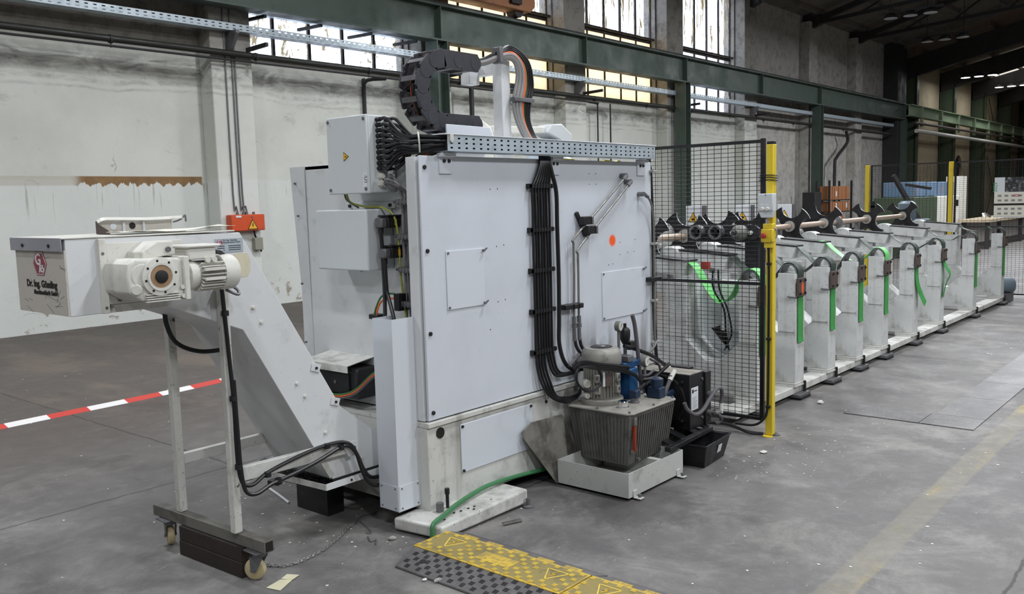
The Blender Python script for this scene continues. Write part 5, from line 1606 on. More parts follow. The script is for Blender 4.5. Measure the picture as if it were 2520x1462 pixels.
gc = (4.524, 3.0, 0.871)
gauge(gc, (.15, -1, 0), .032, .17)
gc = (4.599, 2.86, 0.652)
gauge(gc, (.15, -1, 0), .032, .05)
ac = (4.603, 3.02, 0.808)
MB().lathe([(.008, -.075), (.016, -.06), (.03, -.035), (.033, -.01), (.033, .025), (.024, .042), (.01, .046), (.01, .07)], ac, (0, 0, 1), 20).build('accumulator', M['blackpaint'], HU)
MB().cyl((ac[0], ac[1], ac[2] - .075), (ac[0], ac[1], .66), .012, 8).build('accumulator_pipe', M['dull_steel'], HU)
MB().box(ac[0] + .03, ac[0] + .09, ac[1] - .02, ac[1] + .02, .705, .76).build('check_valve', M['blackpaint'], HU, bev=.005)
# hoses
pts = [(4.549, 2.93, 0.943), (4.575, 2.93, 0.877), (4.6, 2.93, 0.747), (4.621, 2.93, 0.616), (4.638, 2.93, 0.511), (4.65, 2.93, 0.436)]
MB().tube(pts, .013, 8, 5).build('hose', M['cable_dark'], HU)
pts = [(4.486, 2.95, 0.757), (4.594, 2.95, 0.726), (4.783, 2.95, 0.659), (4.931, 2.95, 0.584), (5.008, 2.95, 0.545)]
MB().tube(pts, .012, 8, 5).build('hose', M['cable'], HU)
q_ = [(4.982, 2.95, 0.554), (5.086, 2.95, 0.505)]
MB().cyl(q_[0], q_[1], .015, 10).build('hose_ferrule', M['castwhite'], HU)
pts = [(4.702, 2.9, 0.648), (4.788, 2.9, 0.611), (4.822, 2.9, 0.561), (4.787, 2.9, 0.528), (4.699, 2.9, 0.527), (4.614, 2.9, 0.536)]
MB().tube(pts, .008, 8, 5).build('hose', M['cable_dark'], HU)
pts = [(4.739, 2.9, 0.57), (4.681, 2.9, 0.553), (4.605, 2.9, 0.558)]
MB().tube(pts, .008, 8, 4).build('hose', M['cable_dark'], HU)
pts = [(4.787, 2.8, 0.538), (4.752, 2.8, 0.493), (4.712, 2.8, 0.448), (4.696, 2.8, 0.4)]
MB().tube(pts, .013, 8, 5).build('hose', M['cable_dark'], HU)
q_ = [(4.827, 2.8, 0.565), (4.767, 2.8, 0.513)]
MB().cyl(q_[0], q_[1], .016, 10).build('hose_ferrule', M['castwhite'], HU)
pts = [(3.896, 2.86, 0.744), (3.868, 2.86, 0.687), (3.881, 2.86, 0.639), (3.941, 2.86, 0.594), (4.019, 2.86, 0.575), (4.088, 2.86, 0.591), (4.109, 2.86, 0.634), (4.086, 2.86, 0.681), (4.031, 2.86, 0.711), (3.953, 2.86, 0.726), (3.892, 2.86, 0.729)]
MB().tube(pts, .0085, 8, 5).build('hose_loop', M['cable'], HU)
for k in range(4):
    pts = [(3.86, 2.87, 0.744), (3.929, 2.87, 0.742), (4.085, 2.87, 0.701), (4.249, 2.87, 0.665), (4.378, 2.87, 0.634), (4.489, 2.87, 0.589), (4.566, 2.87, 0.518), (4.639, 2.87, 0.435), (4.686, 2.87, 0.395), (4.624, 2.87, 0.4), (4.554, 2.87, 0.421)]
    pts = [(x, y - .006 * k, z + (.011 * k if i < 5 else .004 * k) - .012) for i, (x, y, z) in enumerate(pts)]
    if k:
        pts = pts[:5 + (k == 1)] + [(pts[4][0] + .06, pts[4][1] + .05, pts[4][2] - .02)]
    MB().tube(pts, .0085, 8, 5).build('hose', M['cable'], HU)
pts = [(4.122, 3.1, 0.679), (4.183, 3.1, 0.706), (4.225, 3.1, 0.732), (4.181, 3.1, 0.657), (4.162, 3.1, 0.685)]
MB().tube(pts, .0095, 8, 5).build('hose_loop', M['cable_dark'], HU)
MB().tube([(4.68, 2.95, .46), (4.74, 2.9, .52), (4.85, 2.85, .6)], .012, 8, 4).build('hose', M['cable'], HU)

# ---- frame and oil cooler
CF = thing('cooler_frame', 'black steel rail frame reaching from the tank over the black bin', 'frame', (4.7, 2.7, .156))
MB().bar((4.44, 2.625, .172), (5.03, 2.66, .172), .04, .028).build('side_rail', M['blackpaint'], CF, bev=.002)
MB().bar((4.66, 2.93, .172), (5.2, 2.97, .172), .04, .028).build('side_rail', M['blackpaint'], CF, bev=.002)
for t_ in (.1, .38, .68, .95):
    a_ = Vector((4.46, 2.626, .182)).lerp(Vector((5.03, 2.66, .182)), t_)
    b_ = Vector((4.68, 2.93, .182)).lerp(Vector((5.2, 2.97, .182)), t_)
    MB().bar(a_, b_, .055, .01).build('cross_plate', M['blackpaint'], CF, bev=.002)
MB().box(5.12, 5.16, 2.94, 2.98, 0, .158).build('frame_leg', M['blackpaint'], CF)
OC = thing('oil_cooler', 'black oil cooler with round fan grille beside the hydraulic tank', 'oil cooler', (4.94, 2.88, .187))
M['cooler_top'] = mat('dusty_black_paint', '9b968c', .7, dirt='5d5850', amt=.5, scale=12)
MB().box(4.85, 5.03, 2.705, 3.07, .187, .541).build('housing', M['blackpaint'], OC, bev=.004)
MB().box(4.855, 5.026, 2.71, 3.065, .541, .5425).build('dust_layer', M['cooler_top'], OC)
MB().box(5.03, 5.10, 2.69, 3.07, .19, .535).build('radiator', M['blackpaint'], OC, bev=.004)
MB().box(5.02, 5.07, 2.80, 3.0, .541, .552).build('top_strap', M['black'], OC)
gc_ = (4.85, 2.895, .365)
MB().ring(gc_, (-1, 0, 0), .150, .163, .025, 40).build('fan_ring', M['blackpaint'], OC)
MB().lathe([(.15, 0), (.15, .002)], gc_, (-1, 0, 0), 36).build('fan_opening', M['ink'], OC)
for r_ in (.04, .055, .07, .085, .1, .115, .13, .143):
    MB().tube([(gc_[0] - .022, gc_[1] + r_ * math.cos(a), gc_[2] + r_ * math.sin(a)) for a in [2 * math.pi * k / 28 for k in range(29)]], .0022, 5, 1).build('grille_wire', M['blackpaint'], OC)
for a in (.75, 2.4, 3.9, 5.5):
    p0 = (gc_[0] - .024, gc_[1] + .035 * math.cos(a), gc_[2] + .035 * math.sin(a))
    p1 = (gc_[0] - .012, gc_[1] + .185 * math.cos(a), gc_[2] + .185 * math.sin(a))
    MB().bar(p0, p1, .008, .006, (1, 0, 0)).build('fan_arm', M['blackpaint'], OC)
    MB().cyl((gc_[0], p1[1], p1[2]), (gc_[0] - .022, p1[1], p1[2]), .012, 10).build('arm_mount', M['blackpaint'], OC)
MB().lathe([(.05, 0), (.05, .08), (.045, .1)], (gc_[0] - .02, gc_[1], gc_[2]), (-1, 0, 0), 18).build('fan_motor', M['navy'], OC)
MB().box(4.73, 4.83, 2.80, 2.88, .40, .445).build('motor_terminal_box', M['navy'], OC, bev=.01)
pl = MB().box(4.866, 4.955, 2.7035, 2.705, .31, .455).build('instruction_label', M['label'], OC, bev=.001)
for i in range(9):
    MB().box(4.876, 4.92 + .02 * ((i * 7) % 3) / 2, 2.703, 2.7036, .322 + i * .0085, .3245 + i * .0085).build('print_line', M['cable_grey'], pl)
MB().box(4.876, 4.895, 2.703, 2.7036, .42, .444).build('print_block', M['ink'], pl)
MB().box(4.898, 4.94, 2.703, 2.7036, .428, .434).build('print_block', M['ink'], pl)
for zz in (.245, .495):
    MB().cyl((5.0, 2.705, zz), (5.0, 2.695, zz), .009, 10).build('housing_bolt', M['dull_steel'], OC)
MB().lathe([(.02, 0), (.02, .012), (.012, .014), (.012, .03)], (5.065, 2.69, .385), (0, -1, 0), 10).build('port', M['dull_steel'], OC)
MB().lathe([(.02, 0), (.02, .02), (.013, .022), (.013, .05)], (5.065, 2.69, .265), (0, -1, 0), 10).build('port', M['steel'], OC)
MB().cyl((5.065, 2.645, .265), (5.13, 2.635, .265), .013, 8).build('fitting', M['steel'], OC)
MB().cyl((5.13, 2.635, .255), (5.13, 2.635, .32), .014, 8).build('fitting', M['castwhite'], OC)
pts = [(4.70, 2.66, .40), (4.72, 2.65, .355), (4.78, 2.63, .315), (4.86, 2.62, .33), (4.95, 2.62, .385), (5.04, 2.62, .43), (5.11, 2.625, .42), (5.135, 2.63, .37), (5.13, 2.635, .32)]
MB().tube(pts, .0125, 8, 6).build('hose', M['cable_dark'], OC)
MB().tube([(5.09, 2.64, .255), (5.12, 2.63, .23), (5.13, 2.64, .2), (5.1, 2.66, .188)], .012, 8, 4).build('hose', M['cable_dark'], OC)

# ---- black bin on the floor
BN = thing('plastic_bin', 'open black plastic bin on the floor under the cooler frame', 'bin', (4.88, 2.68, 0))
b_ = MB()
bo = [(4.735, 2.545), (5.05, 2.575), (5.03, 2.83), (4.72, 2.8)]
to = [(4.705, 2.515), (5.085, 2.545), (5.065, 2.86), (4.685, 2.83)]
ti = [(4.715, 2.525), (5.075, 2.555), (5.055, 2.85), (4.695, 2.82)]
bi = [(4.745, 2.555), (5.04, 2.585), (5.02, 2.82), (4.73, 2.79)]
V = [(x, y, 0) for x, y in bo] + [(x, y, .143) for x, y in to] + [(x, y, .143) for x, y in ti] + [(x, y, .006) for x, y in bi]
F = [(3, 2, 1, 0)]
for r in range(3):
    F += [(r * 4 + i, r * 4 + (i + 1) % 4, (r + 1) * 4 + (i + 1) % 4, (r + 1) * 4 + i) for i in range(4)]
F.append((12, 13, 14, 15))
b_.add(V, F).build('body', M['blackpaint'], BN, bev=.008)
rim = [(*p, .143) for p in to]
MB().tube(rim + [rim[0]], .006, 6, 1).build('rim', M['blackpaint'], BN)
A_, B_ = Vector((4.895, 2.542, .06)), Vector((4.95, 2.547, .06))
MB().hexa([A_, B_, B_ + Vector((0, .003, 0)), A_ + Vector((0, .003, 0)), A_ + Vector((0, -.013, .05)), B_ + Vector((0, -.013, .05)), B_ + Vector((0, -.01, .05)), A_ + Vector((0, -.01, .05))]).build('sticker', M['label'], BN)

# ---- loose plate leaning between machine base and drip tray
lp = MB()
sheet(lp, [(3.955, 3.085, .012), (4.24, 3.09, .012), (4.13, 3.17, .375), (3.84, 3.172, .385), (3.755, 3.172, .345), (3.77, 3.165, .30)], (0, -1, -.2), .006)
tag(lp.build('leaning_plate', mat('oily_grey_plate', '807e77', .5, .2, dirt='37332d', amt=.75, scale=7, streak=.7)), 'oil-stained metal plate leaning against the machine base beside the drip tray', 'metal plate')


# ================================================================ MESH FENCES
FN = thing('mesh_fence', 'black wire mesh fence panel on a tall yellow post beside the machine', 'fence', (5.67, 2.54, 0))
MB().box(5.64, 5.69, 2.515, 2.565, .01, 1.985).build('post', M['yellow'], FN, bev=.004)
MB().box(5.642, 5.688, 2.517, 2.563, 1.985, 2.005).build('post_cap', M['black'], FN, bev=.003)
MB().lathe([(.035, 0), (.035, .006), (.02, .008)], (5.635, 2.545, 0), (0, 0, 1), 20).build('base_washer', M['yellow'], FN)
MB().lathe([(.03, 0), (.03, .006), (.016, .008), (.01, .02)], (5.70, 2.515, 0), (0, 0, 1), 16).build('base_washer', M['dull_steel'], FN)
XF = 5.70
MB().box(XF - .012, XF + .012, 2.60, 2.628, .09, 2.03).build('frame_upright', M['blackpaint'], FN)
MB().box(XF - .012, XF + .012, 3.50, 3.525, .09, 2.03).build('frame_upright', M['blackpaint'], FN)
for z_ in (2.012, 1.045, .10):
    MB().box(XF - .01, XF + .01, 2.628, 3.50, z_ - .011, z_ + .011).build('frame_rail', M['blackpaint'], FN)
y = 2.66
while y < 3.5:
    MB().cyl((XF, y, .1), (XF, y, 2.01), .0023, 6).build('upright_wire', M['blackpaint'], FN)
    y += .053
z_ = .13
while z_ < 2.0:
    MB().cyl((XF - .004, 2.615, z_), (XF - .004, 3.51, z_), .002, 6).build('cross_wire', M['blackpaint'], FN)
    z_ += .0293
for z_ in (1.78, 1.765, 1.748):
    MB().tube([(5.636, 2.51, z_), (5.636, 2.57, z_ + .004), (5.69, 2.635, z_ + .002), (5.718, 2.6, z_), (5.695, 2.51, z_ - .004), (5.636, 2.51, z_)], .003, 5, 2).build('cable_tie', M['black'], FN)
# switch box, emergency stop and its cable
sb_ = MB().box(5.575, 5.636, 2.49, 2.595, 1.545, 1.66).build('switch_box', M['box_grey'], FN, bev=.005)
MB().prism([(2.50, 1.50), (2.575, 1.50), (2.595, 1.548), (2.49, 1.548)], 'yz', 5.582, 5.63).build('switch_base', M['box_grey'], sb_, bev=.003)
for yy in (2.563, 2.525):
    MB().lathe([(.0135, 0), (.0135, .006), (.010, .010)], (5.575, yy, 1.558), (-1, 0, 0), 16).build('push_button', M['castwhite'], sb_)
for yy, w_ in ((2.57, .02), (2.535, .02)):
    MB().box(5.5742, 5.5752, yy - w_, yy + w_ * .3, 1.582, 1.592).build('button_label', M['label'], sb_)
MB().cyl((5.578, 2.54, 1.65), (5.573, 2.54, 1.65), .004, 8).build('box_screw', M['dull_steel'], sb_)
MB().cyl((5.607, 2.54, 1.5), (5.607, 2.54, 1.47), .008, 8).build('gland', M['castgrey'], sb_)
es = MB().box(5.585, 5.638, 2.495, 2.578, 1.335, 1.425).build('emergency_stop', M['yellow'], FN, bev=.006)
MB().box(5.60, 5.64, 2.50, 2.57, 1.425, 1.46).build('hood', M['yellow'], es, bev=.004)
MB().lathe([(.011, 0), (.011, .014), (.019, .018), (.019, .028), (.012, .034)], (5.585, 2.548, 1.382), (-1, 0, 0), 20).build('red_button', M['redcap'], es)
MB().box(5.60, 5.64, 2.51, 2.56, 1.30, 1.335).build('mount', M['yellow'], es)
for yy in (2.503, 2.57):
    for zz in (1.343, 1.417):
        MB().cyl((5.586, yy, zz), (5.583, yy, zz), .003, 6).build('box_screw', M['dull_steel'], es)
MB().tube([(5.607, 2.54, 1.47), (5.61, 2.52, 1.44), (5.63, 2.49, 1.42), (5.64, 2.488, 1.38), (5.635, 2.497, 1.36)], .006, 6, 5).build('lead', M['cable_grey'], FN)
MB().cyl((5.612, 2.535, 1.335), (5.612, 2.535, 1.29), .013, 8, .009).build('cable_gland', M['black'], FN)
MB().tube([(5.615, 2.535, 1.3), (5.622, 2.535, 1.1), (5.628, 2.538, .8), (5.63, 2.54, .4), (5.63, 2.545, .2), (5.625, 2.57, .12), (5.62, 2.64, .07), (5.63, 2.78, .06)], .0085, 8, 6).build('cable', M['cable'], FN)
for z_ in (1.19, .68, .21):
    MB().box(5.615, 5.64, 2.522, 2.552, z_ - .008, z_ + .008).build('cable_clip', M['black'], FN, bev=.003)
tag(MB().tube([(5.632, 2.575, .016), (5.62, 2.62, .014), (5.60, 2.68, .02), (5.60, 2.76, .04), (5.61, 2.86, .05), (5.6, 3.0, .04), (5.58, 3.12, .02)], .011, 8, 6).build('floor_cable', M['cable']), 'black cable lying on the floor along the foot of the mesh fence', 'cable')

FF = thing('far_fence', 'far wire mesh fence with two yellow posts behind the support stands', 'fence', (15.0, 4.4, 0))
for yy in (5.05, 3.78, 2.5):
    MB().box(14.96, 15.02, yy - .03, yy + .03, 0, 2.09).build('post', M['yellow'], FF, bev=.004)
    MB().box(14.965, 15.015, yy - .026, yy + .026, 2.09, 2.1).build('post_cap', M['black'], FF)
for ya, yb in ((3.83, 5.0), (2.55, 3.73), (1.2, 2.45)):
    for z_ in (2.08, 1.08, .06):
        MB().box(15.02, 15.04, ya, yb, z_ - .01, z_ + .01).build('frame_rail', M['blackpaint'], FF)
    for yy in (ya, yb):
        MB().box(15.02, 15.045, yy - .012, yy + .012, .05, 2.09).build('frame_upright', M['blackpaint'], FF)
    wm = MB()
    y = ya + .05
    while y < yb:
        wm.bar((15.03, y, .06), (15.03, y, 2.08), .003, .003, (1, 0, 0))
        y += .053
    z_ = .09
    while z_ < 2.07:
        wm.bar((15.027, ya, z_), (15.027, yb, z_), .003, .003)
        z_ += .0293
    o_ = wm.build('wire_mesh', M['blackpaint'], FF)
    o_['kind'] = 'stuff'
for yy, zz in ((5.02, 1.45), (5.02, 1.38), (3.75, 1.45)):
    MB().box(14.99, 15.05, yy - .07, yy - .02, zz - .05, zz + .05).build('panel_clip', M['black'], FF)

# ---- calendar hung on the far fence
CA = thing('wall_calendar', 'large white 2025 wall calendar hanging on the far fence', 'calendar', (14.94, 2.95, 1.2))
MB().box(14.94, 14.95, 2.55, 3.16, 1.22, 1.82).build('backing', M['label'], CA)
M['picture'] = mat('calendar_picture', '2a2a2c', .5, dirt='c9c9c9', amt=.55, scale=14)
MB().box(14.938, 14.94, 2.55, 3.02, 1.60, 1.82).build('picture', M['picture'], CA)
text('lettering', '2025', .075, mat('green_print', '3f9a63', .6), CA, (14.937, 3.125, 1.60), (0, 0, 1), (0, 1, 0), .001)
for i, z0 in enumerate((1.43, 1.235)):
    s_ = MB().box(14.934, 14.94, 2.55, 3.155, z0, z0 + .165).build('month_sheet', M['paper'], CA)
    for c_ in range(5):
        for r_ in range(2):
            MB().box(14.933, 14.9342, 3.11 - c_ * .09 - .05, 3.11 - c_ * .09, z0 + .03 + r_ * .07, z0 + .06 + r_ * .07).build('print_block', M['cable_grey'], s_)
MB().box(14.936, 14.946, 2.55, 3.16, 1.40, 1.43).build('divider', M['ink'], CA)
MB().tube([(14.932, 2.9, 1.545), (14.932, 2.87, 1.56), (14.932, 2.82, 1.55), (14.932, 2.85, 1.535), (14.932, 2.9, 1.545)], .004, 5, 4).build('red_ring', M['redcap'], CA)

# ================================================================ BAR BED: RAILS AND NINE SUPPORT STANDS
BR = thing('bed_rail', 'long dirty white floor rail carrying the row of support stands', 'rail', (10, 2.9, 0))
MB().box(5.78, 14.3, 2.845, 3.0, .045, .1).build('front_rail', M['dirty_white'], BR, bev=.004)
MB().box(5.78, 14.3, 3.62, 3.78, .045, .1).build('back_rail', M['dirty_white'], BR, bev=.004)
for X in (5.9, 8.0, 10.5, 13.2):
    MB().box(X, X + .1, 3.0, 3.62, .05, .095).build('tie_bar', M['dirty_white'], BR)
SX = [6.10, 6.80, 7.50, 8.20, 8.92, 9.90, 10.92, 12.45, 14.02]
TH = .18
for xf in SX:
    p = MB().box(xf - .02, xf + TH + .02, 2.79, 2.87, .018, .045).build('foot_plate', M['dull_steel'], BR, bev=.003)
    MB().box(xf - .01, xf + TH + .01, 2.785, 2.865, 0, .018).build('rubber_pad', M['black'], p)
    MB().cyl((xf + TH - .02, 2.825, .045), (xf + TH - .02, 2.825, .13), .014, 8).build('foot_stud', M['black'], p)
    MB().box(xf, xf + TH, 3.65, 3.75, 0, .045).build('rear_pad', M['black'], BR)

ORD = ['nearest white support stand, right behind the mesh fence panel', 'second support stand, first one right of the yellow post, with orange paint mark', 'third support stand counted from the mesh fence',
       'fourth support stand counted from the mesh fence', 'fifth support stand counted from the mesh fence', 'sixth support stand counted from the mesh fence', 'seventh support stand counted from the mesh fence, with wide twisted green strap',
       'second to last white support stand of the row', 'last and farthest white support stand of the row']


def make_support(xf, i):
    t = thing('support_stand', ORD[i], 'support stand', (xf, 2.84, .1), 'white support stands in a row')
    poly = [(2.84, .135), (3.8, .135), (3.8, .45), (3.62, .55), (3.62, 1.0), (3.43, 1.0), (3.43, .54), (3.27, .392), (3.155, .392), (2.985, .545), (2.985, 1.02), (2.84, 1.02)]
    MB().prism(poly, 'yz', xf, xf + TH).build('body', M['support'], t, bev=.004)
    MB().box(xf - .008, xf, 2.845, 2.985, .547, 1.022).build('neck_cover', M['support'], t, bev=.003)
    for k in range(2):
        MB().box(xf - .018 + .008 * k, xf + TH + .018 - .008 * k, 2.825 + .006 * k, 3.02, .1 + .018 * k, .116 + .018 * k).build('shim_plate', M['dirty_white'], t, bev=.002)
    # steel arch over the neck
    arc = [(xf + .09, 2.9125 + .07 * math.cos(a), 1.02 + .075 * math.sin(a)) for a in [math.pi * k / 10 for k in range(11)]]
    MB().tube(arc, .01, 4, 1, flat=(.15, .008, (1, 0, 0))).build('strap_arch', M['dull_steel'], t)
    # sloping arm with black rubber strip and rounded housing
    z0, z1 = 1.1, 1.145
    ya, yb = 3.43, 4.0
    MB().hexa([(xf, ya + .035, z0 - .065), (xf + TH, ya + .035, z0 - .065), (xf + TH, yb, z1 - .06), (xf, yb, z1 - .06), (xf, ya, z0 + .048), (xf + TH, ya, z0 + .048), (xf + TH, yb, z1 + .05), (xf, yb, z1 + .05)]).build('sloping_arm', M['support'], t, bev=.004)
    MB().hexa([(xf - .004, ya - .004, z0 + .048), (xf + TH, ya - .004, z0 + .048), (xf + TH, yb - .1, z1 + .042), (xf - .004, yb - .1, z1 + .042), (xf - .004, ya - .004, z0 + .06), (xf + TH, ya - .004, z0 + .06), (xf + TH, yb - .1, z1 + .054), (xf - .004, yb - .1, z1 + .054)]).build('rubber_strip', M['black'], t)
    hz = [(3.885, 1.09), (4.07, 1.09), (4.07, 1.18), (4.05, 1.205), (4.01, 1.222), (3.95, 1.222), (3.905, 1.205), (3.885, 1.18)]
    MB().prism(hz, 'yz', xf - .03, xf + .12).build('roller_housing', M['support'], t, bev=.006)
    MB().box(xf + .02, xf + .15, 4.07, 4.31, 1.06, 1.13).build('roller_bed', M['support'], t, bev=.004)
    MB().box(xf + .03, xf + .14, 3.62, 4.2, .9, 1.06).build('roller_bracket', M['support'], t)
    MB().prism([(4.06, 1.10), (4.09, 1.10), (4.09, 1.2), (4.07, 1.21)], 'yz', xf - .01, xf + .1).build('blue_stop', M['navy'], t)
    MB().lathe([(.062, 0), (.062, .02), (.024, .085), (.062, .15), (.062, .17)], (xf + .08, 4.10, 1.185), (0, 1, 0), 20).build('vee_roller', M['castgrey'], t)
    MB().box(xf + .03, xf + .15, 3.3, 3.75, .135, .2).build('foot_block', M['support'], t)
    # brown clamp plate
    cp = MB().box(xf - .012, xf + .13, 2.808, 2.829, .838, .985).build('clamp_plate', M['brown_steel'], t, bev=.003)
    for xx in (xf + .01, xf + .108):
        for zz in (.86, .963):
            MB().cyl((xx, 2.808, zz), (xx, 2.798, zz), .01, 6).build('clamp_bolt', M['black'], cp)
    MB().cyl((xf - .02, 2.9, .835), (xf - .012, 2.83, .83), .006, 6).build('clamp_pin', M['dull_steel'], cp)
    # inner column cover
    MB().box(xf - .006, xf, 3.44, 3.61, .56, .99).build('column_cover', M['support'], t, bev=.003)
    return t


STRAPM = ['strap_light', 'strap_dark', 'strap_dark', 'strap_dark', 'strap_light', 'strap_dark', 'strap_dark', 'strap_dark', 'strap']
for i, xf in enumerate(SX):
    t = make_support(xf, i)
    # strap: from the arm end, sagging into the pocket, over the arch and down outside
    xm = xf + .085
    if i == 0:
        pts = [(xm, 3.60, 1.155), (xm, 3.46, 1.152), (xm, 3.38, 1.10), (xm, 3.31, .985), (xm, 3.22, .868), (xm, 3.165, .838), (xm, 3.08, .888), (xm, 3.01, 1.015), (xm, 2.955, 1.09)]
    else:
        sag = [.93, .95, .9, .95, .9, .97, 1.0, 1.06][i - 1]
        pts = [(xm, 3.60, 1.163), (xm, 3.45, 1.158), (xm, 3.37, 1.09), (xm, 3.25, (sag + 1.05) / 2), (xm, 3.14, sag), (xm, 3.05, sag + .05), (xm, 2.985, 1.055)]
    arch = [(xm, 2.9125 + .08 * math.cos(a), 1.02 + .085 * math.sin(a)) for a in (.5, 1.1, 1.57, 2.1, 2.7, 3.1)]
    down = [(xm, 2.834, .98), (xm, 2.834, .9), (xm, 2.834, .82)]
    MB().tube(pts + arch + down, .01, 4, 5, flat=(.115, .004, (1, 0, 0))).build('sling_strap', M['strap_light' if i in (0, 4) else 'strap_dark'], t)
    low = [.45, .46, .47, .46, .45, .44, .42, .4, .42][i]
    xt = xm - .005
    tail = [(xt, 2.833, .84), (xt, 2.832, .76), (xt, 2.831, .65), (xt, 2.831, low + .05), (xt, 2.826, low)]
    if i == 5:
        tail = [(xt, 2.833, .84), (xt, 2.83, .74), (xt + .02, 2.82, .64), (xt + .06, 2.79, .52), (xt + .1, 2.765, low)]
    if i == 6:
        tail = [(xt, 2.833, .84), (xt + .02, 2.80, .76), (xt + .05, 2.77, .68), (xt + .01, 2.80, .58), (xt, 2.826, low)]
    MB().tube(tail, .01, 4, 4, flat=(.105, .004, (1, 0, 0))).build('strap_tail', M['strap'], t)
    if i == 1:
        MB().lathe([(.024, 0), (.024, .001)], (xf + .06, 2.8078, .905), (0, -1, 0), 20).build('paint_mark', M['cable_orange'], t)
        for o in t.children:
            if o.name.startswith('paint_mark'):
                for v_ in o.data.vertices:
                    v_.co.z = .805 + (v_.co.z - .805) * 2.0
    if i == 0:
        # rounded chute guard, cable outlet and red plug of the first stand
        xb = xf + TH
        U = [(3.44, 1.0), (3.44, .62), (3.43, .53), (3.33, .44), (3.24, .395), (3.17, .38), (3.09, .40), (3.0, .48), (2.96, .56), (2.95, 1.0)]
        U2 = [(y_ + (.008 if y_ < 3.17 else -.008), z_ + .008) for y_, z_ in U]
        MB().prism(U + U2[::-1], 'yz', xb + .002, xb + .1).build('chute_rim', M['white'], t)
        MB().prism(U, 'yz', xb + .1, xb + .106).build('chute_back', M['box_grey'], t)
        MB().prism([(3.36, .60), (3.24, .64), (3.24, .47), (3.20, .43)], 'yz', xb + .096, xb + .1).build('outlet', M['ink'], t)
        MB().box(xb + .02, xb + .1, 3.06, 3.24, .60, 1.0).build('cable_cover', M['white'], t, bev=.004)
        for dy in (.0, .05):
            MB().tube([(xf - .03, 3.14 + dy * .9, 1.1), (xf - .01, 3.14 + dy, .95), (xf + .14, 3.15 + dy * .6, .78), (xf + .17, 3.13 + dy, .6), (xf + .18, 3.17, .5), (xf + .19, 3.2, .45)], .008, 6, 5).build('lead', M['cable'], t)
        MB().box(xf - .15, xf - .09, 3.17, 3.22, 1.11, 1.165).build('red_plug', M['redcap'], t, bev=.004)

# ---- shaft with star wheels behind the arms
SW = thing('star_wheel_shaft', 'beige shaft with black notched star wheels behind the support stands', 'shaft', (10, 4.18, 1.27))
MB().cyl((6.5, 4.18, 1.285), (14.2, 4.18, 1.285), .032, 16).build('shaft', M['beige'], SW)


def star_poly():
    P = []
    R = .257
    rc, cr = .23, .12
    for k in range(4):
        a0 = k * math.pi / 2
        h_ = math.radians(28)
        p0 = (R * math.cos(h_), R * math.sin(h_))
        b0 = math.atan2(p0[1], p0[0] - rc)
        rr = math.hypot(p0[0] - rc, p0[1])
        for j in range(9):
            b = -b0 - (2 * math.pi - 2 * b0) * j / 8
            u, v = rc + rr * math.cos(b), rr * math.sin(b)
            P.append((u * math.cos(a0) - v * math.sin(a0), u * math.sin(a0) + v * math.cos(a0)))
        for j in range(1, 4):
            a = a0 + h_ + (math.pi / 2 - 2 * h_) * j / 4
            P.append((R * math.cos(a), R * math.sin(a)))
    return P


sp = star_poly()
M['edge'] = mat('worn_bright_edge', 'a5a7aa', .4, .5)
for i, X in enumerate((6.72, 7.42, 8.1, 8.8, 9.83, 10.85, 12.4, 13.95)):
    rt_ = random.uniform(-.12, .12)
    P = [(4.18 + y * math.cos(rt_) - z * math.sin(rt_), 1.27 + y * math.sin(rt_) + z * math.cos(rt_)) for y, z in sp]
    w_ = MB().prism(P, 'yz', X, X + .006).build('star_wheel', M['blackpaint'], SW)
    MB().prism(P, 'yz', X + .006, X + .02).build('wheel_back', M['edge'], w_)
    MB().ring((X, 4.18, 1.285), (-1, 0, 0), .033, .062, .03, 24).build('hub_ring', M['castgrey'], w_)
    for k in range(8):
        a = rt_ + math.pi / 4 * k + .39
        r_ = .135 if k % 2 else .16
        a = rt_ + math.pi / 4 + (k // 2) * math.pi / 2 + (-.32 if k % 2 else .32)
        MB().cyl((X, 4.18 + .13 * math.cos(a), 1.27 + .13 * math.sin(a)), (X - .008, 4.18 + .13 * math.cos(a), 1.27 + .13 * math.sin(a)), .012, 8).build('wheel_bolt', M['black'], w_)
for X in (11.2,):
    g_ = MB().lathe([(.06, 0), (.09, .01), (.09, .05), (.06, .06)], (X, 4.18, 1.285), (1, 0, 0), 20).build('toothed_collar', M['dull_steel'], SW)
for X in (6.6, 9.5, 12.0, 14.1):
    MB().box(X, X + .05, 4.15, 4.21, 1.13, 1.255).build('bearing_block', M['dull_steel'], SW)
    MB().box(X, X + .05, 4.13, 4.23, 0, 1.13).build('bearing_post', M['support'], SW)

# ---- three tube chucks on a black plate
CH = thing('chuck_plate', 'black plate holding three round steel tube chucks behind the fence', 'chuck', (7.05, 3.6, 0))
MB().prism([(3.27, 1.31), (3.31, 1.27), (3.95, 1.25), (3.95, 1.39), (3.31, 1.4), (3.27, 1.37)], 'yz', 7.05, 7.09).build('plate', M['blackpaint'], CH, bev=.004)
for k, yy in enumerate((3.832, 3.644)):
    MB().ring((7.05, yy, 1.34), (-1, 0, 0), .045, .064, .07, 28).build('tube_chuck', M['dull_steel'], CH)
    MB().lathe([(.045, 0), (.045, .002)], (7.05, yy, 1.34), (-1, 0, 0), 24).build('bore', M['ink'], CH)
    MB().cyl((7.05, yy, 1.35), (7.0, yy, 1.35), .016, 6).build('centre_pin', M['blackpaint'], CH)
MB().lathe([(.066, 0), (.066, .07), (.055, .09), (.034, .1), (.03, .13)], (7.05, 3.425, 1.335), (-1, 0, 0), 28).build('spindle_chuck', M['steel'], CH)
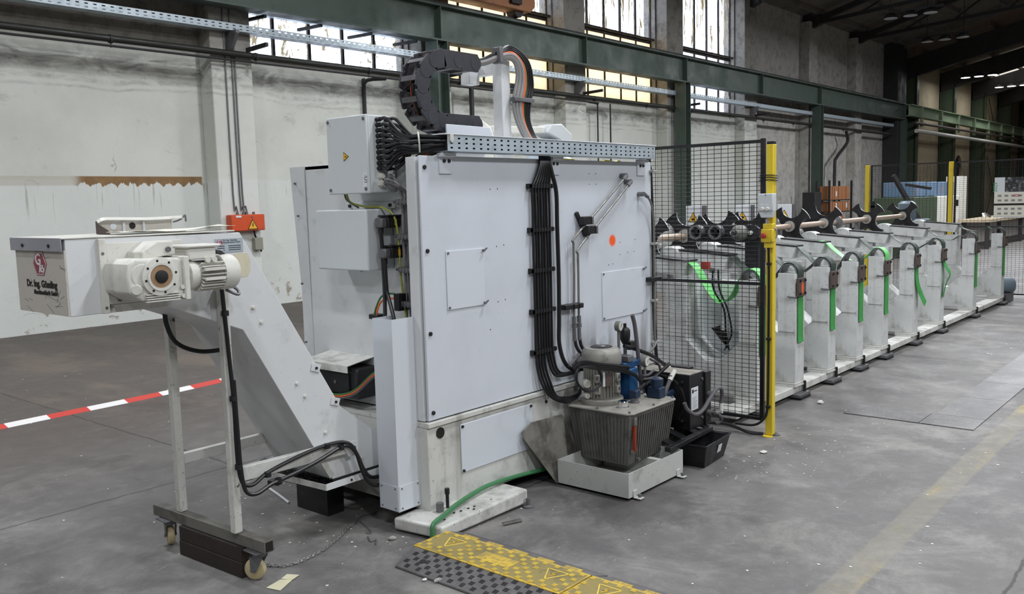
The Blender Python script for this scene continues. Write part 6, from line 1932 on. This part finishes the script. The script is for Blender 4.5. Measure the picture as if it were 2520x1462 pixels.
MB().cyl((6.92, 3.425, 1.338), (6.88, 3.425, 1.338), .016, 8).build('centre_pin', M['blackpaint'], CH)
for yy in (3.34, 3.51):
    MB().cyl((7.05, yy, 1.335), (7.03, yy, 1.335), .018, 10).build('plate_bolt', M['castwhite'], CH)
MB().box(7.1, 7.22, 3.3, 3.42, 0, 1.26).build('pillar', M['blackpaint'], CH)
MB().box(7.09, 7.24, 3.28, 3.9, 1.25, 1.30).build('beam', M['blackpaint'], CH)

# ---- white sensor boxes with warning signs
for i, p in enumerate([(8.61, 4.75, 1.434), (9.793, 4.75, 1.418), (10.99, 4.75, 1.405)]):
    s_ = thing('sensor_post', ['left', 'middle', 'right'][i] + ' white box with yellow warning sign behind the star wheels', 'sign post', (p[0], 4.75, 0), 'white boxes with warning signs')
    MB().box(p[0] + .0, p[0] + .03, 4.66, 4.84, p[2] - .1, p[2] + .12).build('box', M['label'], s_, bev=.004)
    MB().box(p[0] + .03, p[0] + .12, 4.65, 4.68, p[2] - .1, p[2] + .12).build('side', M['cable_dark'], s_)
    MB().box(p[0] + .02, p[0] + .07, 4.72, 4.78, 0, p[2] - .1).build('post', M['support'], s_)
    c_ = Vector((p[0] - .001, 4.75, p[2] - .02))
    for (s2, dz, m_) in ((.11, 0, 'ink'), (.092, .001, 'sign')):
        sheet(MB(), [c_ + Vector((-dz, -u * s2, v * s2)) for u, v in ((-.58, -.33), (.58, -.33), (0, .67))], (-1, 0, 0), .001).build('warning_sign', M[m_], s_)
    MB().box(p[0] - .004, p[0] - .003, 4.73, 4.77, p[2] - .035, p[2] - .015).build('sign_symbol', M['ink'], s_)

# ---- motors at the far end of the bed
gm_ = thing('far_gear_motor', 'grey-blue electric motor on the floor behind the last support stand', 'motor', (14.6, 2.95, 0))
M['bluegrey'] = mat('blue_grey_motor_paint', '6d7c88', .5, dirt='48545e', amt=.35, scale=9)
MB().lathe([(.1, 0), (.12, .03), (.12, .26), (.09, .3)], (14.45, 3.05, .24), (.6, -1, 0), 24).build('body', M['bluegrey'], gm_)
MB().box(14.42, 14.75, 2.82, 3.1, 0, .13).build('base', M['dull_steel'], gm_)
g2 = thing('back_drive_motor', 'grey-blue drive motor standing behind the farthest star wheel', 'motor', (14.5, 4.3, 0))
MB().lathe([(.11, 0), (.13, .04), (.13, .26), (.08, .3)], (14.5, 4.28, 1.2), (0, 0, 1), 20).build('body', M['bluegrey'], g2)
MB().box(14.45, 14.75, 4.0, 4.35, 1.05, 1.22).build('gear_case', M['bluegrey'], g2, bev=.02)
MB().box(14.5, 14.7, 4.1, 4.3, 0, 1.05).build('pedestal', M['support'], g2)


# ================================================================ FLOOR THINGS
# ---- rubber cable ramp with yellow lid, two modules
def ramp_module(ya, yb, label, first):
    t = thing('cable_ramp', label, 'cable ramp', (2.86, (ya + yb) / 2, 0), 'cable ramp modules')
    M_r = M['ramp']
    nb = .1 if first else 0
    MB().hexa([(2.585, yb, .002), (2.742, yb, .002), (2.742, ya, .002), (2.585 , ya - nb * .4, .002), (2.587, yb, .01), (2.742, yb, .046), (2.742, ya, .046), (2.587, ya - nb * .4, .01)]).build('left_slope', M_r, t, bev=.002)
    MB().hexa([(2.972, yb, .002), (3.09, yb, .002), (3.09, ya - .03, .002), (2.972, ya, .002), (2.972, yb, .046), (3.09, yb, .006), (3.09, ya - .03, .006), (2.972, ya, .046)]).build('right_slope', M_r, t, bev=.002)
    MB().box(2.742, 2.972, yb, ya, .002, .036).build('core', M_r, t)
    lid = MB().box(2.738, 2.968, yb + .003, ya - .003, .036, .05).build('yellow_lid', M['ramp_yellow'], t, bev=.002)
    for k in range(5):
        y0 = yb + .06 + k * (ya - yb - .1) / 5
        MB().box(2.968, 2.99, y0, y0 + .09, .036, .049).build('lid_tab', M['ramp_yellow'], lid)
    MB().box(2.752, 2.952, yb + .01, ya - .012, .0498, .0506).build('grime_field', M['lid_grime'], lid)
    tr = MB()
    tl = MB()
    n = int((ya - yb) / .034)
    for r in range(7):
        for k in range(n):
            y0 = yb + .02 + k * .034
            x0_ = 2.748 + r * .0305
            if (r + k) % 2:
                continue
            if 1.2 < abs(0):
                continue
            yc = (ya + yb) / 2
            if abs(y0 - yc) < .11 and 2 <= r <= 4:
                continue
            if abs(abs(y0 - yc) - .3) < .075 and 2 <= r <= 5:
                continue
            horiz = (r // 2 + k) % 2
            for s in range(3):
                if horiz:
                    tr.box(x0_, x0_ + .024, y0 + s * .008, y0 + s * .008 + .0035, .0506, .0536)
                else:
                    tr.box(x0_ + s * .008, x0_ + s * .008 + .0035, y0, y0 + .024, .0506, .0536)
    o = tr.build('lid_tread', M['tread_yellow'], t)
    o['kind'] = 'stuff'
    for r in range(5):
        for k in range(n):
            y0 = yb + .012 + k * .034
            x0_ = 2.60 + r * .029
            if first and y0 > ya - .05:
                continue
            if (r + k) % 2:
                continue
            zz = lambda x: .010 + (x - 2.587) / .155 * .036
            for s in range(3):
                if k % 4 < 2:
                    ys = y0 + s * .008
                    tl.hexa([(x0_, ys, zz(x0_)), (x0_ + .024, ys, zz(x0_ + .024)), (x0_ + .024, ys + .0035, zz(x0_ + .024)), (x0_, ys + .0035, zz(x0_)),
                             (x0_, ys, zz(x0_) + .003), (x0_ + .024, ys, zz(x0_ + .024) + .003), (x0_ + .024, ys + .0035, zz(x0_ + .024) + .003), (x0_, ys + .0035, zz(x0_) + .003)])
                else:
                    xs = x0_ + s * .008
                    tl.hexa([(xs, y0, zz(xs)), (xs + .0035, y0, zz(xs + .0035)), (xs + .0035, y0 + .024, zz(xs + .0035)), (xs, y0 + .024, zz(xs)),
                             (xs, y0, zz(xs) + .003), (xs + .0035, y0, zz(xs + .0035) + .003), (xs + .0035, y0 + .024, zz(xs + .0035) + .003), (xs, y0 + .024, zz(xs) + .003)])
    o = tl.build('slope_tread', M['tread_dark'], t)
    o['kind'] = 'stuff'
    yc = (ya + yb) / 2
    MB().box(2.80, 2.885, yc - .10, yc + .10, .0506, .0525).build('blank_field', M['ramp_yellow'], lid)
    for s in (-1, 1):
        cy = yc + s * .3
        tri = [Vector((2.91, cy - .055, .05)), Vector((2.91, cy + .055, .05)), Vector((2.81, cy, .05))]
        for k in range(3):
            MB().bar(tri[k], tri[(k + 1) % 3], .006, .006).build('raised_triangle', M['tread_yellow'], lid)
        zg = [Vector((2.845, cy + .01, .051)), Vector((2.875, cy - .012, .051)), Vector((2.872, cy + .012, .051)), Vector((2.9, cy - .012, .051))]
        for k in range(3):
            MB().bar(zg[k], zg[k + 1], .005, .004).build('raised_bolt', M['ramp_yellow'], lid)
    MB().lathe([(.016, 0), (.016, .001)], (2.665, ya - .14, .0295), (-.22, 0, 1), 14).build('screw_hole', M['ink'], t)
    return t


M['ramp'] = mat('dark_ramp_rubber', '5b5959', .75, dirt='7b7876', amt=.5, scale=14)
M['tread_dark'] = mat('dark_tread_rubber', '333133', .7)
M['tread_yellow'] = mat('bright_tread_yellow', 'dcc054', .6, dirt='8f8250', amt=.4, scale=12)
M['lid_grime'] = mat('grimy_lid_field', '8d7f4c', .75, dirt='5f5a48', amt=.6, scale=10)
k_ = NT('worn_yellow_rubber')
n1_ = k_.noise(9, 7, .7)
n2_ = k_.noise(40, 5, .6)
c_ = k_.mix(k_.step(n1_, .40, .62, 0, .7), lin('cfae3c'), lin('8a7c4e'))
c_ = k_.mix(k_.step(n2_, .50, .66, 0, .55), c_, lin('6a6350'))
k_.base(c_)
k_.b.inputs['Roughness'].default_value = .6
M['ramp_yellow'] = k_.m
ramp_module(3.0, 2.132, 'black and yellow cable ramp module ending at the white foot beam', True)
ramp_module(2.128, 1.262, 'black and yellow cable ramp module cut by the bottom picture edge', False)

# ---- checker plate trench covers
def plate_mat():
    k = NT('worn_checker_plate')
    n1 = k.noise(3, 7, .65)
    c = k.mix(k.step(n1, .35, .7), lin('585657'), lin('757372'))
    ck = k.n('TexVoronoi', feature='F1', distance='CHEBYCHEV')
    ck.inputs['Scale'].default_value = 26
    mp = k.co((1, 1, 1), (0, 0, .785))
    k.l(mp, ck.inputs['Vector'])
    c = k.mix(k.step(ck.outputs[0], .22, .12, 0, .45), c, lin('9a9896'))
    k.base(c)
    k.b.inputs['Metallic'].default_value = .3
    k.b.inputs['Roughness'].default_value = .5
    k.bump(k.step(ck.outputs[0], .25, .12), .5, .004)
    return k.m


M['checker'] = plate_mat()
PLATES = [(6.56, 6.9, 1.83, 2.36), (6.56, 6.9, 1.47, 1.825), (6.905, 7.6, 1.47, 1.8), (7.605, 8.3, 1.47, 1.8), (8.305, 9.3, 1.47, 1.8), (9.305, 10.6, 1.47, 1.8), (10.605, 12.2, 1.47, 1.8)]
PL = ['end plate nearest the support stands', 'corner plate where the strip turns', 'plate right after the corner', 'second plate after the corner', 'third plate after the corner', 'fourth plate after the corner', 'farthest plate of the strip']
for i, (a, b, c, d) in enumerate(PLATES):
    o = MB().box(a, b, c, d, .0005, .006).build('trench_cover', M['checker'])
    tag(o, 'grey checker plate floor cover, ' + PL[i], 'floor plate', 'checker plate trench covers')

# ---- barrier tape
BT = thing('barrier_tape', 'red and white barrier tape lying across the floor behind the conveyor', 'barrier tape', (3.5, 7.5, 0))
M['tape_red'] = mat('red_tape', 'c8473f', .5)
M['tape_white'] = mat('white_tape', 'e6e4e2', .5)
A_, B_ = Vector((1.9, 7.36, .012)), Vector((5.2, 7.66, .012))
n_ = 10
for i in range(n_):
    a_ = A_.lerp(B_, i / n_)
    b_ = A_.lerp(B_, (i + 1) / n_)
    w_ = .02 * math.sin(i * .8)
    MB().bar(a_ + Vector((0, w_, 0)), b_ + Vector((0, .02 * math.sin((i + 1) * .8), 0)), .075, .002, (0, -.35, 1)).build('stripe', M['tape_red' if i % 2 else 'tape_white'], BT)

# ---- paper notes, stones, chips, spring, rod, chain
def note(pts, lab):
    o = MB()
    sheet(o, pts, (0, 0, 1), .0015)
    return tag(o.build('paper_note', M['note']), lab, 'paper', 'pale paper notes on the floor')


M['note'] = mat('cream_paper', 'd8d3b4', .8)
note([(2.095, 3.251, .002), (2.184, 3.273, .002), (2.215, 3.225, .004), (2.116, 3.177, .002)], 'larger cream paper note on the floor near the caster')
note([(2.188, 3.272, .005), (2.232, 3.29, .006), (2.262, 3.24, .005), (2.213, 3.222, .005)], 'smaller cream paper note overlapping the larger one')
M['stone'] = mat('pale_stone', 'a7a4a0', .8, dirt='7d7a76', amt=.4, scale=30)
M['flake'] = mat('white_paint_flake', 'd9d7d0', .8)


def pebble(p, r, lab, m_='stone', sc_=(1, .7, .5)):
    mb = MB().sph((p[0], p[1], r * sc_[2] * .9), r, 8, sc_)
    rnd = random.Random(int(p[0] * 1000))
    mb.v = [(x + rnd.uniform(-.2, .2) * r, y + rnd.uniform(-.2, .2) * r, max(.0005, z + rnd.uniform(-.1, .1) * r)) for x, y, z in mb.v]
    return tag(mb.build('pebble', M[m_], smooth=25), lab, 'debris', 'loose pebbles and flakes on the floor')


pebble((2.805, 3.225, 0), .022, 'grey pebble on the floor just left of the foot beam end')
pebble((2.597, 2.69, 0), .02, 'grey pebble beside the black slope of the cable ramp')
pebble((5.25, 2.395, 0), .026, 'white flat flake on the floor right of the black bin', 'flake', (1, .9, .3))
pebble((2.70, 2.985, 0), .012, 'small white pebble at the yellow lid corner of the ramp', 'flake')
pebble((3.03, 2.62, 0), .016, 'white pebble on the floor right of the cable ramp', 'flake')
pebble((6.78, 2.62, 0), .03, 'yellowish pebble near the foot of the second support stand', 'flake')
pebble((2.57, 2.75, 0), .012, 'tiny white pebble left of the cable ramp slope', 'flake')
sp_ = []
for i in range(97):
    a = i / 8 * 2 * math.pi
    sp_.append((3.275 + i * .00105, 2.905 - i * .0004 + .009 * math.cos(a), .011 + .009 * math.sin(a)))
tag(MB().tube(sp_, .0022, 5, 1).build('coil_spring', M['steel']), 'steel coil spring lying on the floor in front of the machine', 'spring')
tag(MB().tube([(2.905, 4.42, .006), (2.865, 4.26, .006), (2.82, 4.10, .006)], .007, 6, 3).build('metal_rod', M['label']), 'pale thin rod lying on the floor left of the chip tray', 'rod')
tag(MB().prism([(2.95, 4.50), (3.0, 4.52), (3.03, 4.46), (2.97, 4.43)], 'xy', .001, .025).build('black_offcut', M['blackpaint'], bev=.004), 'small black block on the floor behind the chip tray', 'offcut')
tag(MB().prism([(3.2, 4.95), (3.25, 4.97), (3.26, 4.93), (3.21, 4.92)], 'xy', .001, .012).build('black_scrap', M['blackpaint'], bev=.003), 'small black scrap on the floor left of the conveyor incline foot', 'scrap')
# chain snaking from the caster to the machine
CHN = thing('steel_chain', 'thin steel chain snaking over the floor from caster to machine', 'chain', (2.5, 3.42, 0))
cp_ = [(2.231, 3.452, 0.0), (2.277, 3.375, 0.0), (2.343, 3.356, 0.0), (2.431, 3.365, 0.0), (2.519, 3.386, 0.0), (2.637, 3.442, 0.0), (2.756, 3.51, 0.0), (2.834, 3.55, 0.0)]
curve = MB()
P_ = [Vector((x, y, .009)) for x, y, z in cp_]
Q_ = []
for i in range(len(P_) - 1):
    L_ = (P_[i + 1] - P_[i]).length
    m_ = max(1, int(L_ / .017))
    for k in range(m_):
        Q_.append(P_[i].lerp(P_[i + 1], k / m_))
ring_me = None
for i, p in enumerate(Q_[:-1]):
    d = (Q_[i + 1] - p).normalized()
    n = Vector((0, 0, 1)) if i % 2 else d.cross(Vector((0, 0, 1)))
    pts = []
    for k in range(9):
        a = 2 * math.pi * k / 8
        pts.append(p + d * (.0125 * math.cos(a)) + n * (.0065 * math.sin(a)))
    MB().tube(pts, .0023, 4, 1).build('link', M['steel'], CHN)
wire_pts = [[(2.824, 3.537, 0.006), (2.925, 3.6, 0.006), (2.991, 3.594, 0.006), (3.025, 3.59, 0.006), (2.97, 3.56, 0.006)], [(2.871, 3.552, 0.006), (2.827, 3.435, 0.006), (2.792, 3.371, 0.006), (2.784, 3.4, 0.006)], [(2.754, 3.349, 0.006), (2.72, 3.287, 0.006), (2.75, 3.282, 0.006), (2.708, 3.234, 0.006)]]
for i, w_ in enumerate(wire_pts):
    tag(MB().tube(w_, .003, 5, 4).build('wire_scrap', M['dull_steel']), ['longest', 'middle', 'shortest'][i] + ' bent wire scrap on the floor by the machine foot', 'wire', 'wire scraps by the machine foot')

# ---- countless paint flakes, grit and crumbs
db = MB()
rnd = random.Random(21)
zones = [(70, 1.2, 7, .6, 2.5), (90, 0.5, 4.5, 3.6, 9.5), (60, 4.6, 6.3, 1.9, 2.5), (80, 2.2, 3.6, 2.9, 4.6), (40, 5, 12, 0, 2.4), (60, 15.5, 22, 3.5, 8)]
for n_, xa, xb_, ya, yb in zones:
    for i in range(n_):
        x, y = rnd.uniform(xa, xb_), rnd.uniform(ya, yb)
        if 2.58 < x < 3.1 and y < 3.02:
            continue
        s = rnd.uniform(.003, .011) * (1 + 1.2 * (x > 8))
        a = rnd.uniform(0, 6.3)
        m_ = rnd.choice((4, 5))
        P = [(x + s * math.cos(a + 6.28 * k / m_) * rnd.uniform(.5, 1), y + s * math.sin(a + 6.28 * k / m_) * rnd.uniform(.5, 1)) for k in range(m_)]
        db.prism(P, 'xy', .0006, .0006 + s * .15)
o = db.build('floor_debris', M['flake'])
o['kind'] = 'stuff'
o['label'] = 'scattered white paint flakes and grit over the whole floor'
o['category'] = 'debris'

# ================================================================ BACKGROUND CLUTTER
M['carton'] = mat('brown_carton', 'a9714b', .8, dirt='84583a', amt=.3, scale=4)
SH = thing('carton_rack', 'dark steel shelf rack holding brown cartons by the back wall', 'rack', (32, 12, 0))
for X in (30.85, 33.0):
    for Y_ in (11.7, 12.15):
        MB().box(X - .03, X + .03, Y_ - .03, Y_ + .03, 0, 2.1).build('upright', M['darksteel'], SH)
for z_ in (.55, 1.0, 1.42):
    MB().box(30.85, 33.0, 11.68, 12.18, z_ - .03, z_).build('shelf', M['darksteel'], SH)
row = [(31.0, 31.35, 1.42, 1.9), (31.42, 32.1, 1.42, 1.9), (32.13, 32.85, 1.42, 1.9), (31.0, 31.4, 1.0, 1.36), (31.44, 31.95, 1.0, 1.36), (31.98, 32.4, 1.0, 1.36), (32.44, 32.9, 1.0, 1.36), (31.0, 31.6, .55, .94), (31.65, 32.3, .55, .94)]
CL = ['narrow carton at the left end of the top shelf', 'wide carton in the middle of the top shelf', 'wide carton at the right end of the top shelf', 'first carton from the left on the middle shelf', 'second carton from the left on the middle shelf, with label', 'third carton from the left on the middle shelf', 'last carton at the right of the middle shelf', 'left carton on the bottom shelf', 'right carton on the bottom shelf']
for i, (a, b, z0, z1) in enumerate(row):
    t = thing('carton', 'brown ' + CL[i] + ' of the rack', 'carton', ((a + b) / 2, 11.9, z0), 'brown cartons on the rack')
    MB().box(a, b, 11.72, 12.1, z0 + .002, z1).build('box', M['carton'], t, bev=.006)
    MB().box((a + b) / 2 - .015, (a + b) / 2 + .015, 11.717, 11.72, z0 + .002, z1).build('seam_tape', M['wood'], t)
    if i in (1, 4, 6):
        MB().box(a + .08, a + .2, 11.716, 11.72, z0 + .12, z0 + .3).build('label', M['label'], t)
tag(MB().box(29.7, 30.3, 11.75, 12.2, 0, 1.7).build('dark_cabinet', M['darksteel'], bev=.02), 'dark steel cabinet beside the column left of the cartons', 'cabinet')
bc = thing('blue_crate', 'weathered blue crate on top of the dark bench behind the far fence', 'crate', (25.2, 7, 1.5))
M['crate'] = mat('weathered_blue_paint', '5c7791', .7, dirt='8a7262', amt=.5, scale=2.5)
MB().box(23.4, 26.9, 6.7, 7.5, 1.5, 1.88).build('body', M['crate'], bc, bev=.02)
for X in (24.2, 25.2, 26.1):
    MB().box(X, X + .08, 6.68, 6.7, 1.5, 1.88).build('batten', M['crate'], bc)
tag(MB().box(23.0, 24.9, 6.6, 7.6, 0, 1.5).build('dark_bench', M['darkgreen'], bev=.02), 'dark green bench under the left half of the blue crate', 'bench')
tag(MB().box(25.0, 27.3, 6.65, 7.6, 0, 1.5).build('white_cabinet', M['castwhite'], bev=.02), 'white cabinet under the right half of the blue crate', 'cabinet')
tag(MB().box(28.4, 29.1, 6.9, 7.3, 0, 2.05).build('white_board', M['castwhite'], bev=.01), 'tall white board standing behind the far yellow post', 'board')
tb_ = thing('workbench', 'long pale workbench behind the far fence near the calendar', 'bench', (31, 6.2, 0))
MB().box(27, 36, 5.8, 6.6, .74, .82).build('top', M['brickwall'], tb_)
for X in (27.2, 31.5, 35.8):
    for Y_ in (5.9, 6.5):
        MB().box(X - .05, X + .05, Y_ - .05, Y_ + .05, 0, .74).build('leg', M['darksteel'], tb_)
tag(MB().sph((33.4, 6.2, 1.0), .2, 10, (1.2, 1, .95)).build('yellow_sack', mat('ochre_sack', 'a0783a', .8, dirt='6b5026', amt=.4, scale=5)), 'ochre sack sitting on the workbench beside the calendar', 'sack')
rnd = random.Random(4)
for i in range(6):
    x = 28.2 + i * .75
    a = rnd.uniform(0, 3)
    tag(MB().tube([(x, 6.2, .83), (x + .3 * math.cos(a), 6.2 + .15 * math.sin(a), .95), (x + .5 * math.cos(a), 6.25, .86)], .03, 6, 4).build('scrap_part', M[rnd.choice(('castwhite', 'dull_steel', 'brickwall'))]),
        ['first', 'second', 'third', 'fourth', 'fifth', 'sixth'][i] + ' bent scrap part from the left on the workbench', 'scrap', 'scrap parts on the workbench')
# hoist stand with slanted arms
hs_ = thing('slanted_stand', 'dark slanted steel stand behind the far fence', 'stand', (21, 5.9, 0))
MB().bar((20.0, 6.2, 2.0), (21.3, 5.5, 0.05), .08, .08).build('slanted_leg', M['darksteel'], hs_)
MB().bar((20.6, 5.6, 1.7), (20.9, 6.2, 1.8), .06, .06).build('cross_arm', M['darksteel'], hs_)
MB().bar((20.3, 6.0, 1.55), (20.3, 6.0, .0), .06, .06, (1, 0, 0)).build('prop', M['darksteel'], hs_)
